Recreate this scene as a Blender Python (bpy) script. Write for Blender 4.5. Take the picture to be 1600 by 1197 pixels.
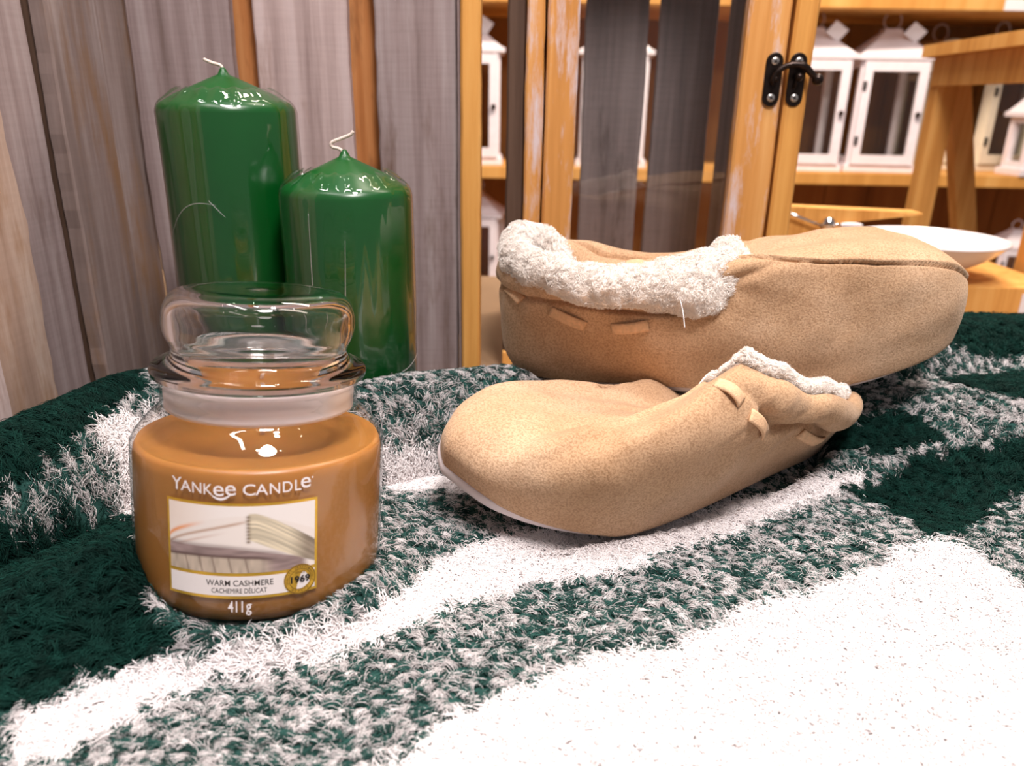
import bpy, bmesh, math, random
import numpy as np
from mathutils import Vector, Matrix

for o in list(bpy.data.objects):
    bpy.data.objects.remove(o)
SC = bpy.context.scene
COL = SC.collection
PI = math.pi
rng = np.random.default_rng(7)

# ------------------------------------------------------------------ camera
cam_d = bpy.data.cameras.new('camera')
cam_d.sensor_width = 36.0
cam_d.lens = 36.0 * 1200.0 / 1600.0
cam_d.clip_start = 0.01
cam_d.dof.use_dof = True
cam_d.dof.focus_distance = 0.385
cam_d.dof.aperture_fstop = 9.5
cam = bpy.data.objects.new('camera', cam_d)
COL.objects.link(cam)
_dn = Vector((-62, 3235, 1200)).normalized()            # world "down" in lens axes (right, down, forward)
_f = Vector((0, 0, 1)); _yc = (_f - _dn * _f.dot(_dn)).normalized(); _zc = -_dn; _xc = _yc.cross(_zc)
_R = Matrix((_xc, _yc, _zc))                            # world = R @ lens axes
_M = _R @ Matrix(((1, 0, 0), (0, -1, 0), (0, 0, -1)))
cam.matrix_world = Matrix.Translation((0, 0, 0.215)) @ _M.to_4x4()
SC.camera = cam

# ------------------------------------------------------------------ light
SC.view_settings.view_transform = 'Standard'
SC.view_settings.look = 'None'
SC.view_settings.exposure = 0.0
SC.view_settings.gamma = 1.0
SC.view_settings.use_curve_mapping = False
SC.cycles.max_bounces = 10
SC.cycles.transparent_max_bounces = 24
SC.cycles.transmission_bounces = 10
SC.cycles.caustics_refractive = True
SC.cycles.use_denoising = True

W = bpy.data.worlds.new('shop_ambient'); SC.world = W; W.use_nodes = True
W.node_tree.nodes['Background'].inputs[0].default_value = (0.92, 0.86, 0.88, 1)
W.node_tree.nodes['Background'].inputs[1].default_value = 0.23

def area(name, loc, target, sx, sy, power, col):
    l = bpy.data.lights.new(name, 'AREA'); l.shape = 'ELLIPSE' if sx == sy else 'RECTANGLE'; l.size = sx; l.size_y = sy
    l.energy = power; l.color = col
    o = bpy.data.objects.new(name, l); COL.objects.link(o); o.location = loc
    o.rotation_euler = (Vector(target) - Vector(loc)).to_track_quat('-Z', 'Y').to_euler()
    return o
area('ceiling_lamp_front', (0.20, -0.08, 1.18), (0.05, 0.33, 0.0), 0.26, 0.26, 16.8, (1, .93, .92))
area('ceiling_lamp_tube', (-0.45, 0.05, 1.9), (0.0, 0.4, 0.0), 0.9, 0.07, 10, (1, .94, .93))
area('ceiling_spot', (0.35, 0.25, 1.7), (0.1, 0.45, 0.0), 0.12, 0.12, 7, (1, .92, .88))
area('ceiling_spot', (-0.05, 0.30, 2.0), (0.0, 0.5, 0.0), 0.10, 0.10, 4, (1, .92, .88))
for _x, _y in ((-.95, .25), (-.65, .75), (.15, -.35), (.75, -.2), (1.1, .5), (-.3, 1.1)):
    area('ceiling_spot', (_x, _y, 2.1), (_x, _y, 0.0), 0.07, 0.07, 1.2, (1, .93, .9))
area('shop_lamp_shelves', (0.5, 1.25, 1.7), (0.6, 2.2, 0.1), 0.9, 0.3, 55, (1, .86, .74))

# ------------------------------------------------------------------ helpers
def lin(r, g, b):
    f = lambda c: (c / 255 / 12.92) if c / 255 <= 0.04045 else ((c / 255 + 0.055) / 1.055) ** 2.4
    return (f(r), f(g), f(b), 1.0)

def newmat(name):
    m = bpy.data.materials.new(name); m.use_nodes = True
    nt = m.node_tree; b = nt.nodes['Principled BSDF']
    return m, nt, b

def nd(nt, t, **kw):
    n = nt.nodes.new(t)
    for k, v in kw.items():
        if hasattr(n, k): setattr(n, k, v)
        else: n.inputs[k].default_value = v
    return n

def ramp(nt, stops):
    r = nt.nodes.new('ShaderNodeValToRGB'); e = r.color_ramp.elements
    while len(e) < len(stops): e.new(0.5)
    for i, (p, c) in enumerate(stops):
        e[i].position = p; e[i].color = c
    return r

def plain(name, col, rough=0.5, metal=0.0, spec=0.5, noise=0.0, nscale=40, bump=0.0, bscale=200, sss=0.0, coat=0.0):
    m, nt, b = newmat(name)
    b.inputs['Base Color'].default_value = col
    b.inputs['Roughness'].default_value = rough
    b.inputs['Metallic'].default_value = metal
    b.inputs['Specular IOR Level'].default_value = spec
    b.inputs['Coat Weight'].default_value = coat
    tc = nd(nt, 'ShaderNodeTexCoord')
    if noise > 0:
        n = nd(nt, 'ShaderNodeTexNoise', Scale=nscale, Detail=4.0); nt.links.new(tc.outputs['Object'], n.inputs['Vector'])
        r = ramp(nt, [(0.3, tuple(c * (1 - noise) for c in col[:3]) + (1,)), (0.7, tuple(min(1, c * (1 + noise)) for c in col[:3]) + (1,))])
        nt.links.new(n.outputs['Fac'], r.inputs['Fac']); nt.links.new(r.outputs['Color'], b.inputs['Base Color'])
    if bump > 0:
        n2 = nd(nt, 'ShaderNodeTexNoise', Scale=bscale, Detail=3.0); nt.links.new(tc.outputs['Object'], n2.inputs['Vector'])
        bp = nd(nt, 'ShaderNodeBump', Strength=bump, Distance=0.002)
        nt.links.new(n2.outputs['Fac'], bp.inputs['Height']); nt.links.new(bp.outputs['Normal'], b.inputs['Normal'])
    if sss > 0:
        b.inputs['Subsurface Weight'].default_value = sss
        b.inputs['Subsurface Radius'].default_value = (0.012, 0.006, 0.003)
        b.inputs['Subsurface Scale'].default_value = 1.0
    return m

def wood(name, cols, streak=90.0, along=3.5, stain=None, stain_at=0.62, saw=0.0, rough=0.7, bump=0.35, wash=None):
    """grain runs along local Z; every plank shifts the pattern by its own random number"""
    m, nt, b = newmat(name); L = nt.links.new
    tc = nd(nt, 'ShaderNodeTexCoord'); oi = nd(nt, 'ShaderNodeObjectInfo')
    mul = nd(nt, 'ShaderNodeMath', operation='MULTIPLY'); mul.inputs[1].default_value = 37.0
    L(oi.outputs['Random'], mul.inputs[0])
    add = nd(nt, 'ShaderNodeVectorMath', operation='ADD'); L(tc.outputs['Object'], add.inputs[0]); L(mul.outputs[0], add.inputs[1])
    mp = nd(nt, 'ShaderNodeMapping'); mp.inputs['Scale'].default_value = (streak, streak, along); L(add.outputs[0], mp.inputs['Vector'])
    n1 = nd(nt, 'ShaderNodeTexNoise', Scale=1.0, Detail=6.0, Roughness=0.62); L(mp.outputs[0], n1.inputs['Vector'])
    r1 = ramp(nt, [(0.28, cols[0]), (0.5, cols[1]), (0.72, cols[2])]); L(n1.outputs['Fac'], r1.inputs['Fac'])
    out = r1.outputs['Color']
    if stain:
        mp2 = nd(nt, 'ShaderNodeMapping'); mp2.inputs['Scale'].default_value = (22, 22, 5); L(add.outputs[0], mp2.inputs['Vector'])
        n2 = nd(nt, 'ShaderNodeTexNoise', Scale=1.0, Detail=5.0, Roughness=0.7); L(mp2.outputs[0], n2.inputs['Vector'])
        r2 = ramp(nt, [(stain_at - 0.08, (0, 0, 0, 1)), (stain_at + 0.10, (1, 1, 1, 1))]); L(n2.outputs['Fac'], r2.inputs['Fac'])
        mx = nd(nt, 'ShaderNodeMixRGB'); L(r2.outputs['Color'], mx.inputs[0]); L(out, mx.inputs[1]); mx.inputs[2].default_value = stain
        out = mx.outputs[0]
    if wash:
        wcol, wat = wash
        mp4 = nd(nt, 'ShaderNodeMapping'); mp4.inputs['Scale'].default_value = (55, 55, 9); L(add.outputs[0], mp4.inputs['Vector'])
        n4 = nd(nt, 'ShaderNodeTexNoise', Scale=1.0, Detail=8.0, Roughness=0.72); L(mp4.outputs[0], n4.inputs['Vector'])
        r4 = ramp(nt, [(wat - 0.05, (0, 0, 0, 1)), (wat + 0.09, (1, 1, 1, 1))]); L(n4.outputs['Fac'], r4.inputs['Fac'])
        mx4 = nd(nt, 'ShaderNodeMixRGB'); L(r4.outputs['Color'], mx4.inputs[0]); L(out, mx4.inputs[1]); mx4.inputs[2].default_value = wcol
        out = mx4.outputs[0]
    if saw > 0:
        mp3 = nd(nt, 'ShaderNodeMapping'); mp3.inputs['Scale'].default_value = (30, 30, 420); L(add.outputs[0], mp3.inputs['Vector'])
        n3 = nd(nt, 'ShaderNodeTexNoise', Scale=1.0, Detail=2.0); L(mp3.outputs[0], n3.inputs['Vector'])
        r3 = ramp(nt, [(0.35, (1 - saw,) * 3 + (1,)), (0.6, (1, 1, 1, 1))]); L(n3.outputs['Fac'], r3.inputs['Fac'])
        mm = nd(nt, 'ShaderNodeMixRGB', blend_type='MULTIPLY'); mm.inputs[0].default_value = 1; L(out, mm.inputs[1]); L(r3.outputs['Color'], mm.inputs[2])
        out = mm.outputs[0]
    L(out, b.inputs['Base Color']); b.inputs['Roughness'].default_value = rough
    b.inputs['Specular IOR Level'].default_value = 0.25
    bp = nd(nt, 'ShaderNodeBump', Strength=bump, Distance=0.001); L(n1.outputs['Fac'], bp.inputs['Height']); L(bp.outputs['Normal'], b.inputs['Normal'])
    return m

def attr_mat(name, attr, rough=0.85, bump=0.0, sheen=0.0, rand=0.0):
    m, nt, b = newmat(name); L = nt.links.new
    a = nd(nt, 'ShaderNodeAttribute'); a.attribute_name = attr
    L(a.outputs['Color'], b.inputs['Base Color']); b.inputs['Roughness'].default_value = rough
    b.inputs['Specular IOR Level'].default_value = 0.15; b.inputs['Sheen Weight'].default_value = sheen
    return m

def thin_glass(name, tint=(1, 1, 1, 1), rough=0.0, ior=1.45, base=.045, wrinkle=0.0, wscale=30, wmap=(1, 1, 1), haze=0.0):
    m, nt, b = newmat(name); L = nt.links.new
    nt.nodes.remove(b); out = nt.nodes['Material Output']
    t = nd(nt, 'ShaderNodeBsdfTransparent'); t.inputs[0].default_value = tint
    g = nd(nt, 'ShaderNodeBsdfGlossy'); g.inputs['Roughness'].default_value = rough
    lw = nd(nt, 'ShaderNodeLayerWeight', Blend=0.5)
    pw = nd(nt, 'ShaderNodeMath', operation='POWER'); pw.inputs[1].default_value = 5.0; L(lw.outputs['Facing'], pw.inputs[0])
    fr = nd(nt, 'ShaderNodeMath', operation='MULTIPLY_ADD'); fr.inputs[1].default_value = .95; fr.inputs[2].default_value = base; L(pw.outputs[0], fr.inputs[0])
    if wrinkle > 0:
        tc = nd(nt, 'ShaderNodeTexCoord'); mp = nd(nt, 'ShaderNodeMapping'); mp.inputs['Scale'].default_value = wmap
        L(tc.outputs['Object'], mp.inputs['Vector'])
        n = nd(nt, 'ShaderNodeTexNoise', Scale=wscale, Detail=3.0); L(mp.outputs[0], n.inputs['Vector'])
        bp = nd(nt, 'ShaderNodeBump', Strength=wrinkle, Distance=0.004); L(n.outputs['Fac'], bp.inputs['Height'])
        L(bp.outputs['Normal'], g.inputs['Normal']); L(bp.outputs['Normal'], lw.inputs['Normal'])
    mx = nd(nt, 'ShaderNodeMixShader'); L(fr.outputs[0], mx.inputs[0]); L(t.outputs[0], mx.inputs[1]); L(g.outputs[0], mx.inputs[2])
    last = mx.outputs[0]
    if haze > 0:
        d = nd(nt, 'ShaderNodeBsdfDiffuse'); d.inputs[0].default_value = (.9, .88, .88, 1)
        mh = nd(nt, 'ShaderNodeMixShader'); mh.inputs[0].default_value = haze; L(last, mh.inputs[1]); L(d.outputs[0], mh.inputs[2]); last = mh.outputs[0]
    L(last, out.inputs['Surface'])
    return m

def mesh_obj(name, verts, faces, mat=None, parent=None, smooth=True, loc=None):
    me = bpy.data.meshes.new(name)
    me.from_pydata([tuple(map(float, v)) for v in verts], [], [tuple(int(i) for i in f) for f in faces])
    if smooth: me.polygons.foreach_set('use_smooth', [True] * len(me.polygons))
    me.update()
    o = bpy.data.objects.new(name, me); COL.objects.link(o)
    if mat: me.materials.append(mat)
    if parent: o.parent = parent
    if loc is not None: o.location = loc
    return o

def bm_obj(name, bm, mat=None, parent=None, smooth=False, loc=None):
    me = bpy.data.meshes.new(name); bmesh.ops.recalc_face_normals(bm, faces=bm.faces); bm.to_mesh(me); bm.free()
    if smooth: me.polygons.foreach_set('use_smooth', [True] * len(me.polygons))
    o = bpy.data.objects.new(name, me); COL.objects.link(o)
    if mat: me.materials.append(mat)
    if parent: o.parent = parent
    if loc is not None: o.location = loc
    return o

def tag(o, label=None, cat=None, group=None, kind=None):
    if label: o['label'] = label
    if cat: o['category'] = cat
    if group: o['group'] = group
    if kind: o['kind'] = kind
    return o

def empty(name, loc, label, cat, group=None, rot=(0, 0, 0)):
    o = bpy.data.objects.new(name, None); COL.objects.link(o); o.location = loc; o.rotation_euler = rot
    o.empty_display_size = 0.02
    return tag(o, label, cat, group)

def add_box(bm, c, s, rot=None, bevel=0.0):
    r = bmesh.ops.create_cube(bm, size=1.0)
    vs = r['verts']
    M = Matrix.Translation(c) @ (rot.to_4x4() if rot else Matrix.Identity(4)) @ Matrix.Diagonal((*s, 1))
    bmesh.ops.transform(bm, matrix=M, verts=vs)
    if bevel > 0:
        es = list({e for v in vs for e in v.link_edges})
        bmesh.ops.bevel(bm, geom=es, offset=bevel, segments=2, affect='EDGES', profile=0.7)

def box(name, c, s, mat, parent=None, bevel=0.0, rot=None):
    """box mesh whose own origin sits at its middle"""
    bm = bmesh.new(); add_box(bm, (0, 0, 0), s, None, bevel)
    o = bm_obj(name, bm, mat, parent)
    o.location = c
    if rot: o.rotation_euler = rot
    return o

def plank(name, c, s, mat, parent=None, seed=0, rough=0.0015, rot=None, nz=40):
    """upright rough-sawn board: edges waver a little along their length"""
    r = np.random.default_rng(seed)
    sx, sy, sz = s
    zz = np.linspace(-sz / 2, sz / 2, nz)
    def wav():
        a = np.zeros(nz)
        for k in range(1, 7): a += r.normal() * np.sin(zz * k * 11 + r.uniform(0, 6)) / k
        a += r.normal(size=nz) * 0.35
        return a * rough * 0.5
    e = [wav() for _ in range(2)]
    V = []; Fc = []
    b = min(sx, sy) * 0.12
    prof = [(-1, -1, b, 0), (-1, -1, 0, b), (-1, 1, 0, -b), (-1, 1, b, 0), (1, 1, -b, 0), (1, 1, 0, -b), (1, -1, 0, b), (1, -1, -b, 0)]
    for i in range(nz):
        for (px, py, bx_, by_) in prof:
            V.append((px * sx / 2 + bx_ + (e[0][i] if px < 0 else e[1][i]), py * sy / 2 + by_, zz[i]))
    n = len(prof)
    for i in range(nz - 1):
        for j in range(n):
            k = (j + 1) % n
            Fc.append((i * n + j, i * n + k, (i + 1) * n + k, (i + 1) * n + j))
    Fc.append(tuple(range(n - 1, -1, -1))); Fc.append(tuple((nz - 1) * n + j for j in range(n)))
    o = mesh_obj(name, V, Fc, mat, parent, smooth=False)
    me = o.data
    bm = bmesh.new(); bm.from_mesh(me); bmesh.ops.recalc_face_normals(bm, faces=bm.faces); bm.to_mesh(me); bm.free()
    o.location = c
    if rot: o.rotation_euler = rot
    return o

def lathe(name, prof, mat, parent=None, seg=72, smooth=True, caps=True, loc=None):
    V = []; Fc = []
    n = len(prof); idx = []
    for (r, z) in prof:
        if r < 1e-6:
            idx.append([len(V)] * seg); V.append((0, 0, z))
        else:
            st = len(V); idx.append([st + k for k in range(seg)])
            for k in range(seg):
                a = 2 * PI * k / seg; V.append((r * math.cos(a), r * math.sin(a), z))
    for i in range(n - 1):
        for k in range(seg):
            q = [idx[i][k], idx[i][(k + 1) % seg], idx[i + 1][(k + 1) % seg], idx[i + 1][k]]
            u = []
            for a in q:
                if a not in u: u.append(a)
            if len(u) >= 3: Fc.append(tuple(u))
    return mesh_obj(name, V, Fc, mat, parent, smooth, loc)

def smooth_prof(pts, n=10):
    """Catmull-Rom through profile points"""
    P = [np.array(p, float) for p in pts]; P = [2 * P[0] - P[1]] + P + [2 * P[-1] - P[-2]]
    out = []
    for i in range(1, len(P) - 2):
        for k in range(n):
            t = k / n
            a = 0.5 * (2 * P[i] + (P[i + 1] - P[i - 1]) * t + (2 * P[i - 1] - 5 * P[i] + 4 * P[i + 1] - P[i + 2]) * t * t + (3 * P[i] - P[i - 1] - 3 * P[i + 1] + P[i + 2]) * t ** 3)
            out.append((max(0.0, a[0]), a[1]))
    out.append((float(pts[-1][0]), float(pts[-1][1])))
    return out

def tube_geo(pts, radii, seg=10, cap=True):
    P = [Vector(p) for p in pts]; n = len(P)
    V = []; Fc = []
    up = Vector((0, 0, 1))
    T0 = (P[1] - P[0]).normalized()
    N = T0.cross(up);
    if N.length < 1e-4: N = T0.cross(Vector((0, 1, 0)))
    N.normalize()
    for i in range(n):
        T = (P[min(i + 1, n - 1)] - P[max(i - 1, 0)]).normalized()
        N = (N - T * N.dot(T)).normalized(); B = T.cross(N)
        r = radii[i] if hasattr(radii, '__len__') else radii
        for k in range(seg):
            a = 2 * PI * k / seg; V.append(P[i] + (N * math.cos(a) + B * math.sin(a)) * r)
    for i in range(n - 1):
        for k in range(seg):
            Fc.append((i * seg + k, i * seg + (k + 1) % seg, (i + 1) * seg + (k + 1) % seg, (i + 1) * seg + k))
    if cap:
        Fc.append(tuple(range(seg - 1, -1, -1))); Fc.append(tuple((n - 1) * seg + k for k in range(seg)))
    return V, Fc

def tube(name, pts, radii, mat, parent=None, seg=10):
    V, Fc = tube_geo(pts, radii, seg)
    return mesh_obj(name, V, Fc, mat, parent)

def catmull(pts, n=8):
    P = [np.array(p, float) for p in pts]; P = [2 * P[0] - P[1]] + P + [2 * P[-1] - P[-2]]
    out = []
    for i in range(1, len(P) - 2):
        for k in range(n):
            t = k / n
            out.append(0.5 * (2 * P[i] + (P[i + 1] - P[i - 1]) * t + (2 * P[i - 1] - 5 * P[i] + 4 * P[i + 1] - P[i + 2]) * t * t + (3 * P[i] - P[i - 1] - 3 * P[i + 1] + P[i + 2]) * t ** 3))
    out.append(P[-2]); return out

def fibres(name, P, R, cols, mat, parent):
    """P (n,k,3) strand points, R (n,k) radii, cols (n,3): one curves object"""
    n, k, _ = P.shape
    cu = bpy.data.hair_curves.new(name)
    cu.add_curves([k] * n)
    cu.attributes['position'].data.foreach_set('vector', P.astype(np.float32).ravel())
    if 'radius' not in cu.attributes: cu.attributes.new('radius', 'FLOAT', 'POINT')
    cu.attributes['radius'].data.foreach_set('value', R.astype(np.float32).ravel())
    a = cu.attributes.new('fibre_colour', 'FLOAT_COLOR', 'CURVE')
    a.data.foreach_set('color', np.c_[cols, np.ones(n)].astype(np.float32).ravel())
    cu.materials.append(mat)
    o = bpy.data.objects.new(name, cu); COL.objects.link(o); o.parent = parent
    o['kind'] = 'stuff'
    return o

# value noise for numpy
class VNoise:
    def __init__(s, seed, dim=3): s.t = np.random.default_rng(seed).random((64,) * dim); s.d = dim
    def __call__(s, P):
        P = np.asarray(P, float); i = np.floor(P).astype(int); f = P - i; f = f * f * (3 - 2 * f)
        out = 0
        for c in range(2 ** s.d):
            w = 1; ix = []
            for a in range(s.d):
                b = (c >> a) & 1; w = w * (f[..., a] if b else 1 - f[..., a]); ix.append((i[..., a] + b) % 64)
            out = out + w * s.t[tuple(ix)]
        return out
vn3 = VNoise(3); vn2 = VNoise(5, 2); vn2b = VNoise(6, 2)
def sstep(a, b, x):
    t = np.clip((x - a) / (b - a), 0, 1); return t * t * (3 - 2 * t)

# ------------------------------------------------------------------ materials
M_whitewash = wood('whitewashed_pine', [lin(150, 128, 124), lin(188, 166, 162), lin(208, 190, 188)], 70, 3, stain=lin(140, 108, 90), stain_at=.63, saw=.05)
M_greywash = wood('grey_pine', [lin(118, 100, 96), lin(150, 132, 130), lin(174, 160, 158)], 80, 3, stain=lin(108, 84, 72), stain_at=.62, saw=.06)
M_leftwash = wood('weathered_pine', [lin(112, 94, 86), lin(140, 122, 116), lin(172, 158, 154)], 60, 3, stain=lin(140, 106, 76), stain_at=.6, saw=.04)
M_pine = wood('pine', [lin(196, 132, 62), lin(222, 160, 84), lin(236, 182, 108)], 60, 3, rough=.55, bump=.2)
M_pine_gap = wood('amber_pine', [lin(140, 84, 44), lin(176, 112, 62), lin(200, 140, 88)], 70, 3, stain=lin(90, 52, 30), stain_at=.6, rough=.6)
M_pine_worn = wood('worn_pine', [lin(190, 128, 64), lin(214, 150, 82), lin(232, 176, 110)], 70, 3, wash=(lin(218, 200, 200), .56), rough=.6)
M_warmwash = wood('warm_pine', [lin(146, 118, 102), lin(176, 148, 132), lin(200, 178, 164)], 60, 3, stain=lin(150, 108, 72), stain_at=.55, saw=.04)
M_brownwood = wood('brown_stained_pine', [lin(62, 46, 36), lin(84, 64, 52), lin(104, 82, 68)], 70, 3, rough=.6)
M_purplegrey = wood('dull_grey_pine', [lin(116, 102, 102), lin(146, 130, 130), lin(166, 150, 150)], 80, 3, stain=lin(84, 70, 66), stain_at=.68, saw=.08)
M_shelfpine = wood('shelf_pine', [lin(190, 130, 60), lin(212, 152, 78), lin(228, 176, 104)], 14, 1.2, rough=.55, bump=.1)
M_backpanel = wood('back_panel_pine', [lin(122, 78, 34), lin(148, 98, 46), lin(170, 118, 62)], 14, 1.2, rough=.6, bump=.1)
M_white = plain('white_paint', lin(238, 226, 228), .55, noise=.05)
M_cream = plain('cream_paint', lin(226, 214, 190), .55, noise=.05)
M_iron = plain('dark_bronze', lin(52, 42, 38), .32, metal=.85, noise=.3, nscale=200)
M_screw = plain('zinc_screw', lin(200, 195, 190), .3, metal=.9, noise=.15, nscale=600)
M_chrome = plain('chrome', lin(225, 222, 222), .12, metal=1)
M_glass_thin = thin_glass('pane_glass', (.97, .98, .97, 1))
M_candle = plain('green_wax', lin(4, 80, 26), .28, spec=.5, noise=.08, nscale=30, sss=.0, bump=.05, bscale=30)
M_wick = plain('cotton_wick', lin(226, 208, 196), .9, noise=.1, nscale=900)
M_film = thin_glass('cellophane', (.98, .99, .98, 1), rough=.03, base=.07, wrinkle=.8, wscale=22, wmap=(1, 1, .10))
M_crease = thin_glass('film_crease', (1, 1, 1, 1), rough=.2, base=.22, haze=.12)
M_suede = None
M_lace = plain('pale_suede', lin(222, 180, 140), .85, noise=.12, nscale=500, bump=.3, bscale=1500)
M_sole = plain('white_rubber', lin(226, 214, 214), .5, noise=.04)
M_lining = plain('fleece_backing', lin(250, 240, 232), .95, noise=.03, nscale=300, bump=.4, bscale=350)
M_tag = plain('white_card', lin(240, 232, 232), .6)
M_fibre = attr_mat('pile_fibre', 'fibre_colour', .8, sheen=.0)
M_blanket = attr_mat('blanket_knit', 'pile_colour', .95)
M_table = plain('table_board', lin(150, 120, 90), .6, noise=.1, nscale=10)

# ------------------------------------------------------------------ the blanket's lie
# >>> hgt
def _seg(x, y, pts):
    best = np.full(np.shape(x), 9.0)
    for (a, b) in zip(pts[:-1], pts[1:]):
        ax, ay = a; bx, by = b; dx, dy = bx - ax, by - ay
        t = np.clip(((x - ax) * dx + (y - ay) * dy) / (dx * dx + dy * dy), 0, 1)
        best = np.minimum(best, np.hypot(x - ax - t * dx, y - ay - t * dy))
    return best
def _sm(a, b, x):
    t = np.clip((x - a) / (b - a), 0, 1); return t * t * (3 - 2 * t)
ROLL = [(-.31, .26), (-.262, .315), (-.246, .345), (-.236, .378), (-.226, .415), (-.20, .445)]
HUMP = [(-.085, .419), (-.062, .434), (-.039, .441), (-.014, .450), (.01, .455), (.05, .475)]
RIDGE = [(.235, .50), (.318, .525), (.357, .53), (.50, .53)]
JARP = (-.1147, .3049)
PRESS = [(.083, .400, .021, math.radians(207), math.radians(-21), 0.0, .120, .046), (.1355, .4715, .0572, math.radians(-4), math.radians(7), math.radians(-3.6), .135, .046)]
def hgt(x, y):
    x = np.asarray(x, float); y = np.asarray(y, float)
    h = 0.006 + 0 * x
    h = h + .017 * np.exp(-(((x + .178) / .030) ** 2 + ((y - .268) / .026) ** 2)) + .006 * np.exp(-(((x + .20) / .06) ** 2 + ((y - .255) / .04) ** 2))
    h = h + .026 * _sm(-.05, .06, x) * _sm(.36, .46, y)
    h = h + .030 * _sm(.14, .36, x) * _sm(.36, .54, y)
    h = h + .006 * _sm(.10, .30, x) * np.sin(y * 52 + x * 9 + 1.0) * _sm(.3, .4, y)
    h = h + .0022 * np.sin(x * 31 + 1.3) * np.sin(y * 37 + x * 12)
    for pts, H_, R_ in ((ROLL, .058, .036), (HUMP, .056, .032), (RIDGE, .070, .045)):
        d = _seg(x, y, pts) / R_
        cap = np.where(d < 1, np.sqrt(np.clip(1 - np.minimum(d, 1) ** 2, 0, 1)), 0)
        r = H_ * cap
        k = .008
        h = np.where(d < 1.3, np.maximum(h, r) + k * .25 * np.clip(1 - np.abs(h - r) / k, 0, 1) ** 2, h)
    h = h - .007 * np.exp(-(_seg(x, y, [(-.075, .392), (-.050, .402), (-.03, .408)]) / .009) ** 2) * _sm(0, .006, h - .004)
    # the hollow the jar stands in
    dj = np.hypot(x - JARP[0], y - JARP[1])
    h = h + .011 * np.exp(-((dj - .058) / .010) ** 2) * _sm(.02, -.03, y - JARP[1])
    base = .0045 - (y - JARP[1]) * math.sin(.133)
    w = 1 - _sm(.0485, .0545, dj)
    h = h * (1 - w) + np.minimum(h, base) * w
    for (cx, cy, r) in ((-.182, .51, .0415), (-.1023, .475, .039)):
        w = 1 - _sm(r, r + .012, np.hypot(x - cx, y - cy))
        h = h * (1 - w) + np.minimum(h, .004) * w
    # it is pressed down under both slippers
    for (cx, cy, cz, yaw, roll, pitch, hl, hw) in PRESS:
        c, s_ = math.cos(yaw), math.sin(yaw)
        lx = (x - cx) * c + (y - cy) * s_; ly = -(x - cx) * s_ + (y - cy) * c
        d = (np.abs(lx / hl) ** 2.6 + np.abs(ly / hw) ** 2.6) ** (1 / 2.6)
        pl = cz + ly * math.tan(roll) - lx * math.tan(pitch) - .006
        w = 1 - _sm(.96, 1.10, d)
        h = h * (1 - w) + np.minimum(h, np.maximum(pl, -.004)) * w
    h = h * (1 - _sm(.56, .60, y)) + .002 * _sm(.56, .60, y)
    return h
# <<< hgt

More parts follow.
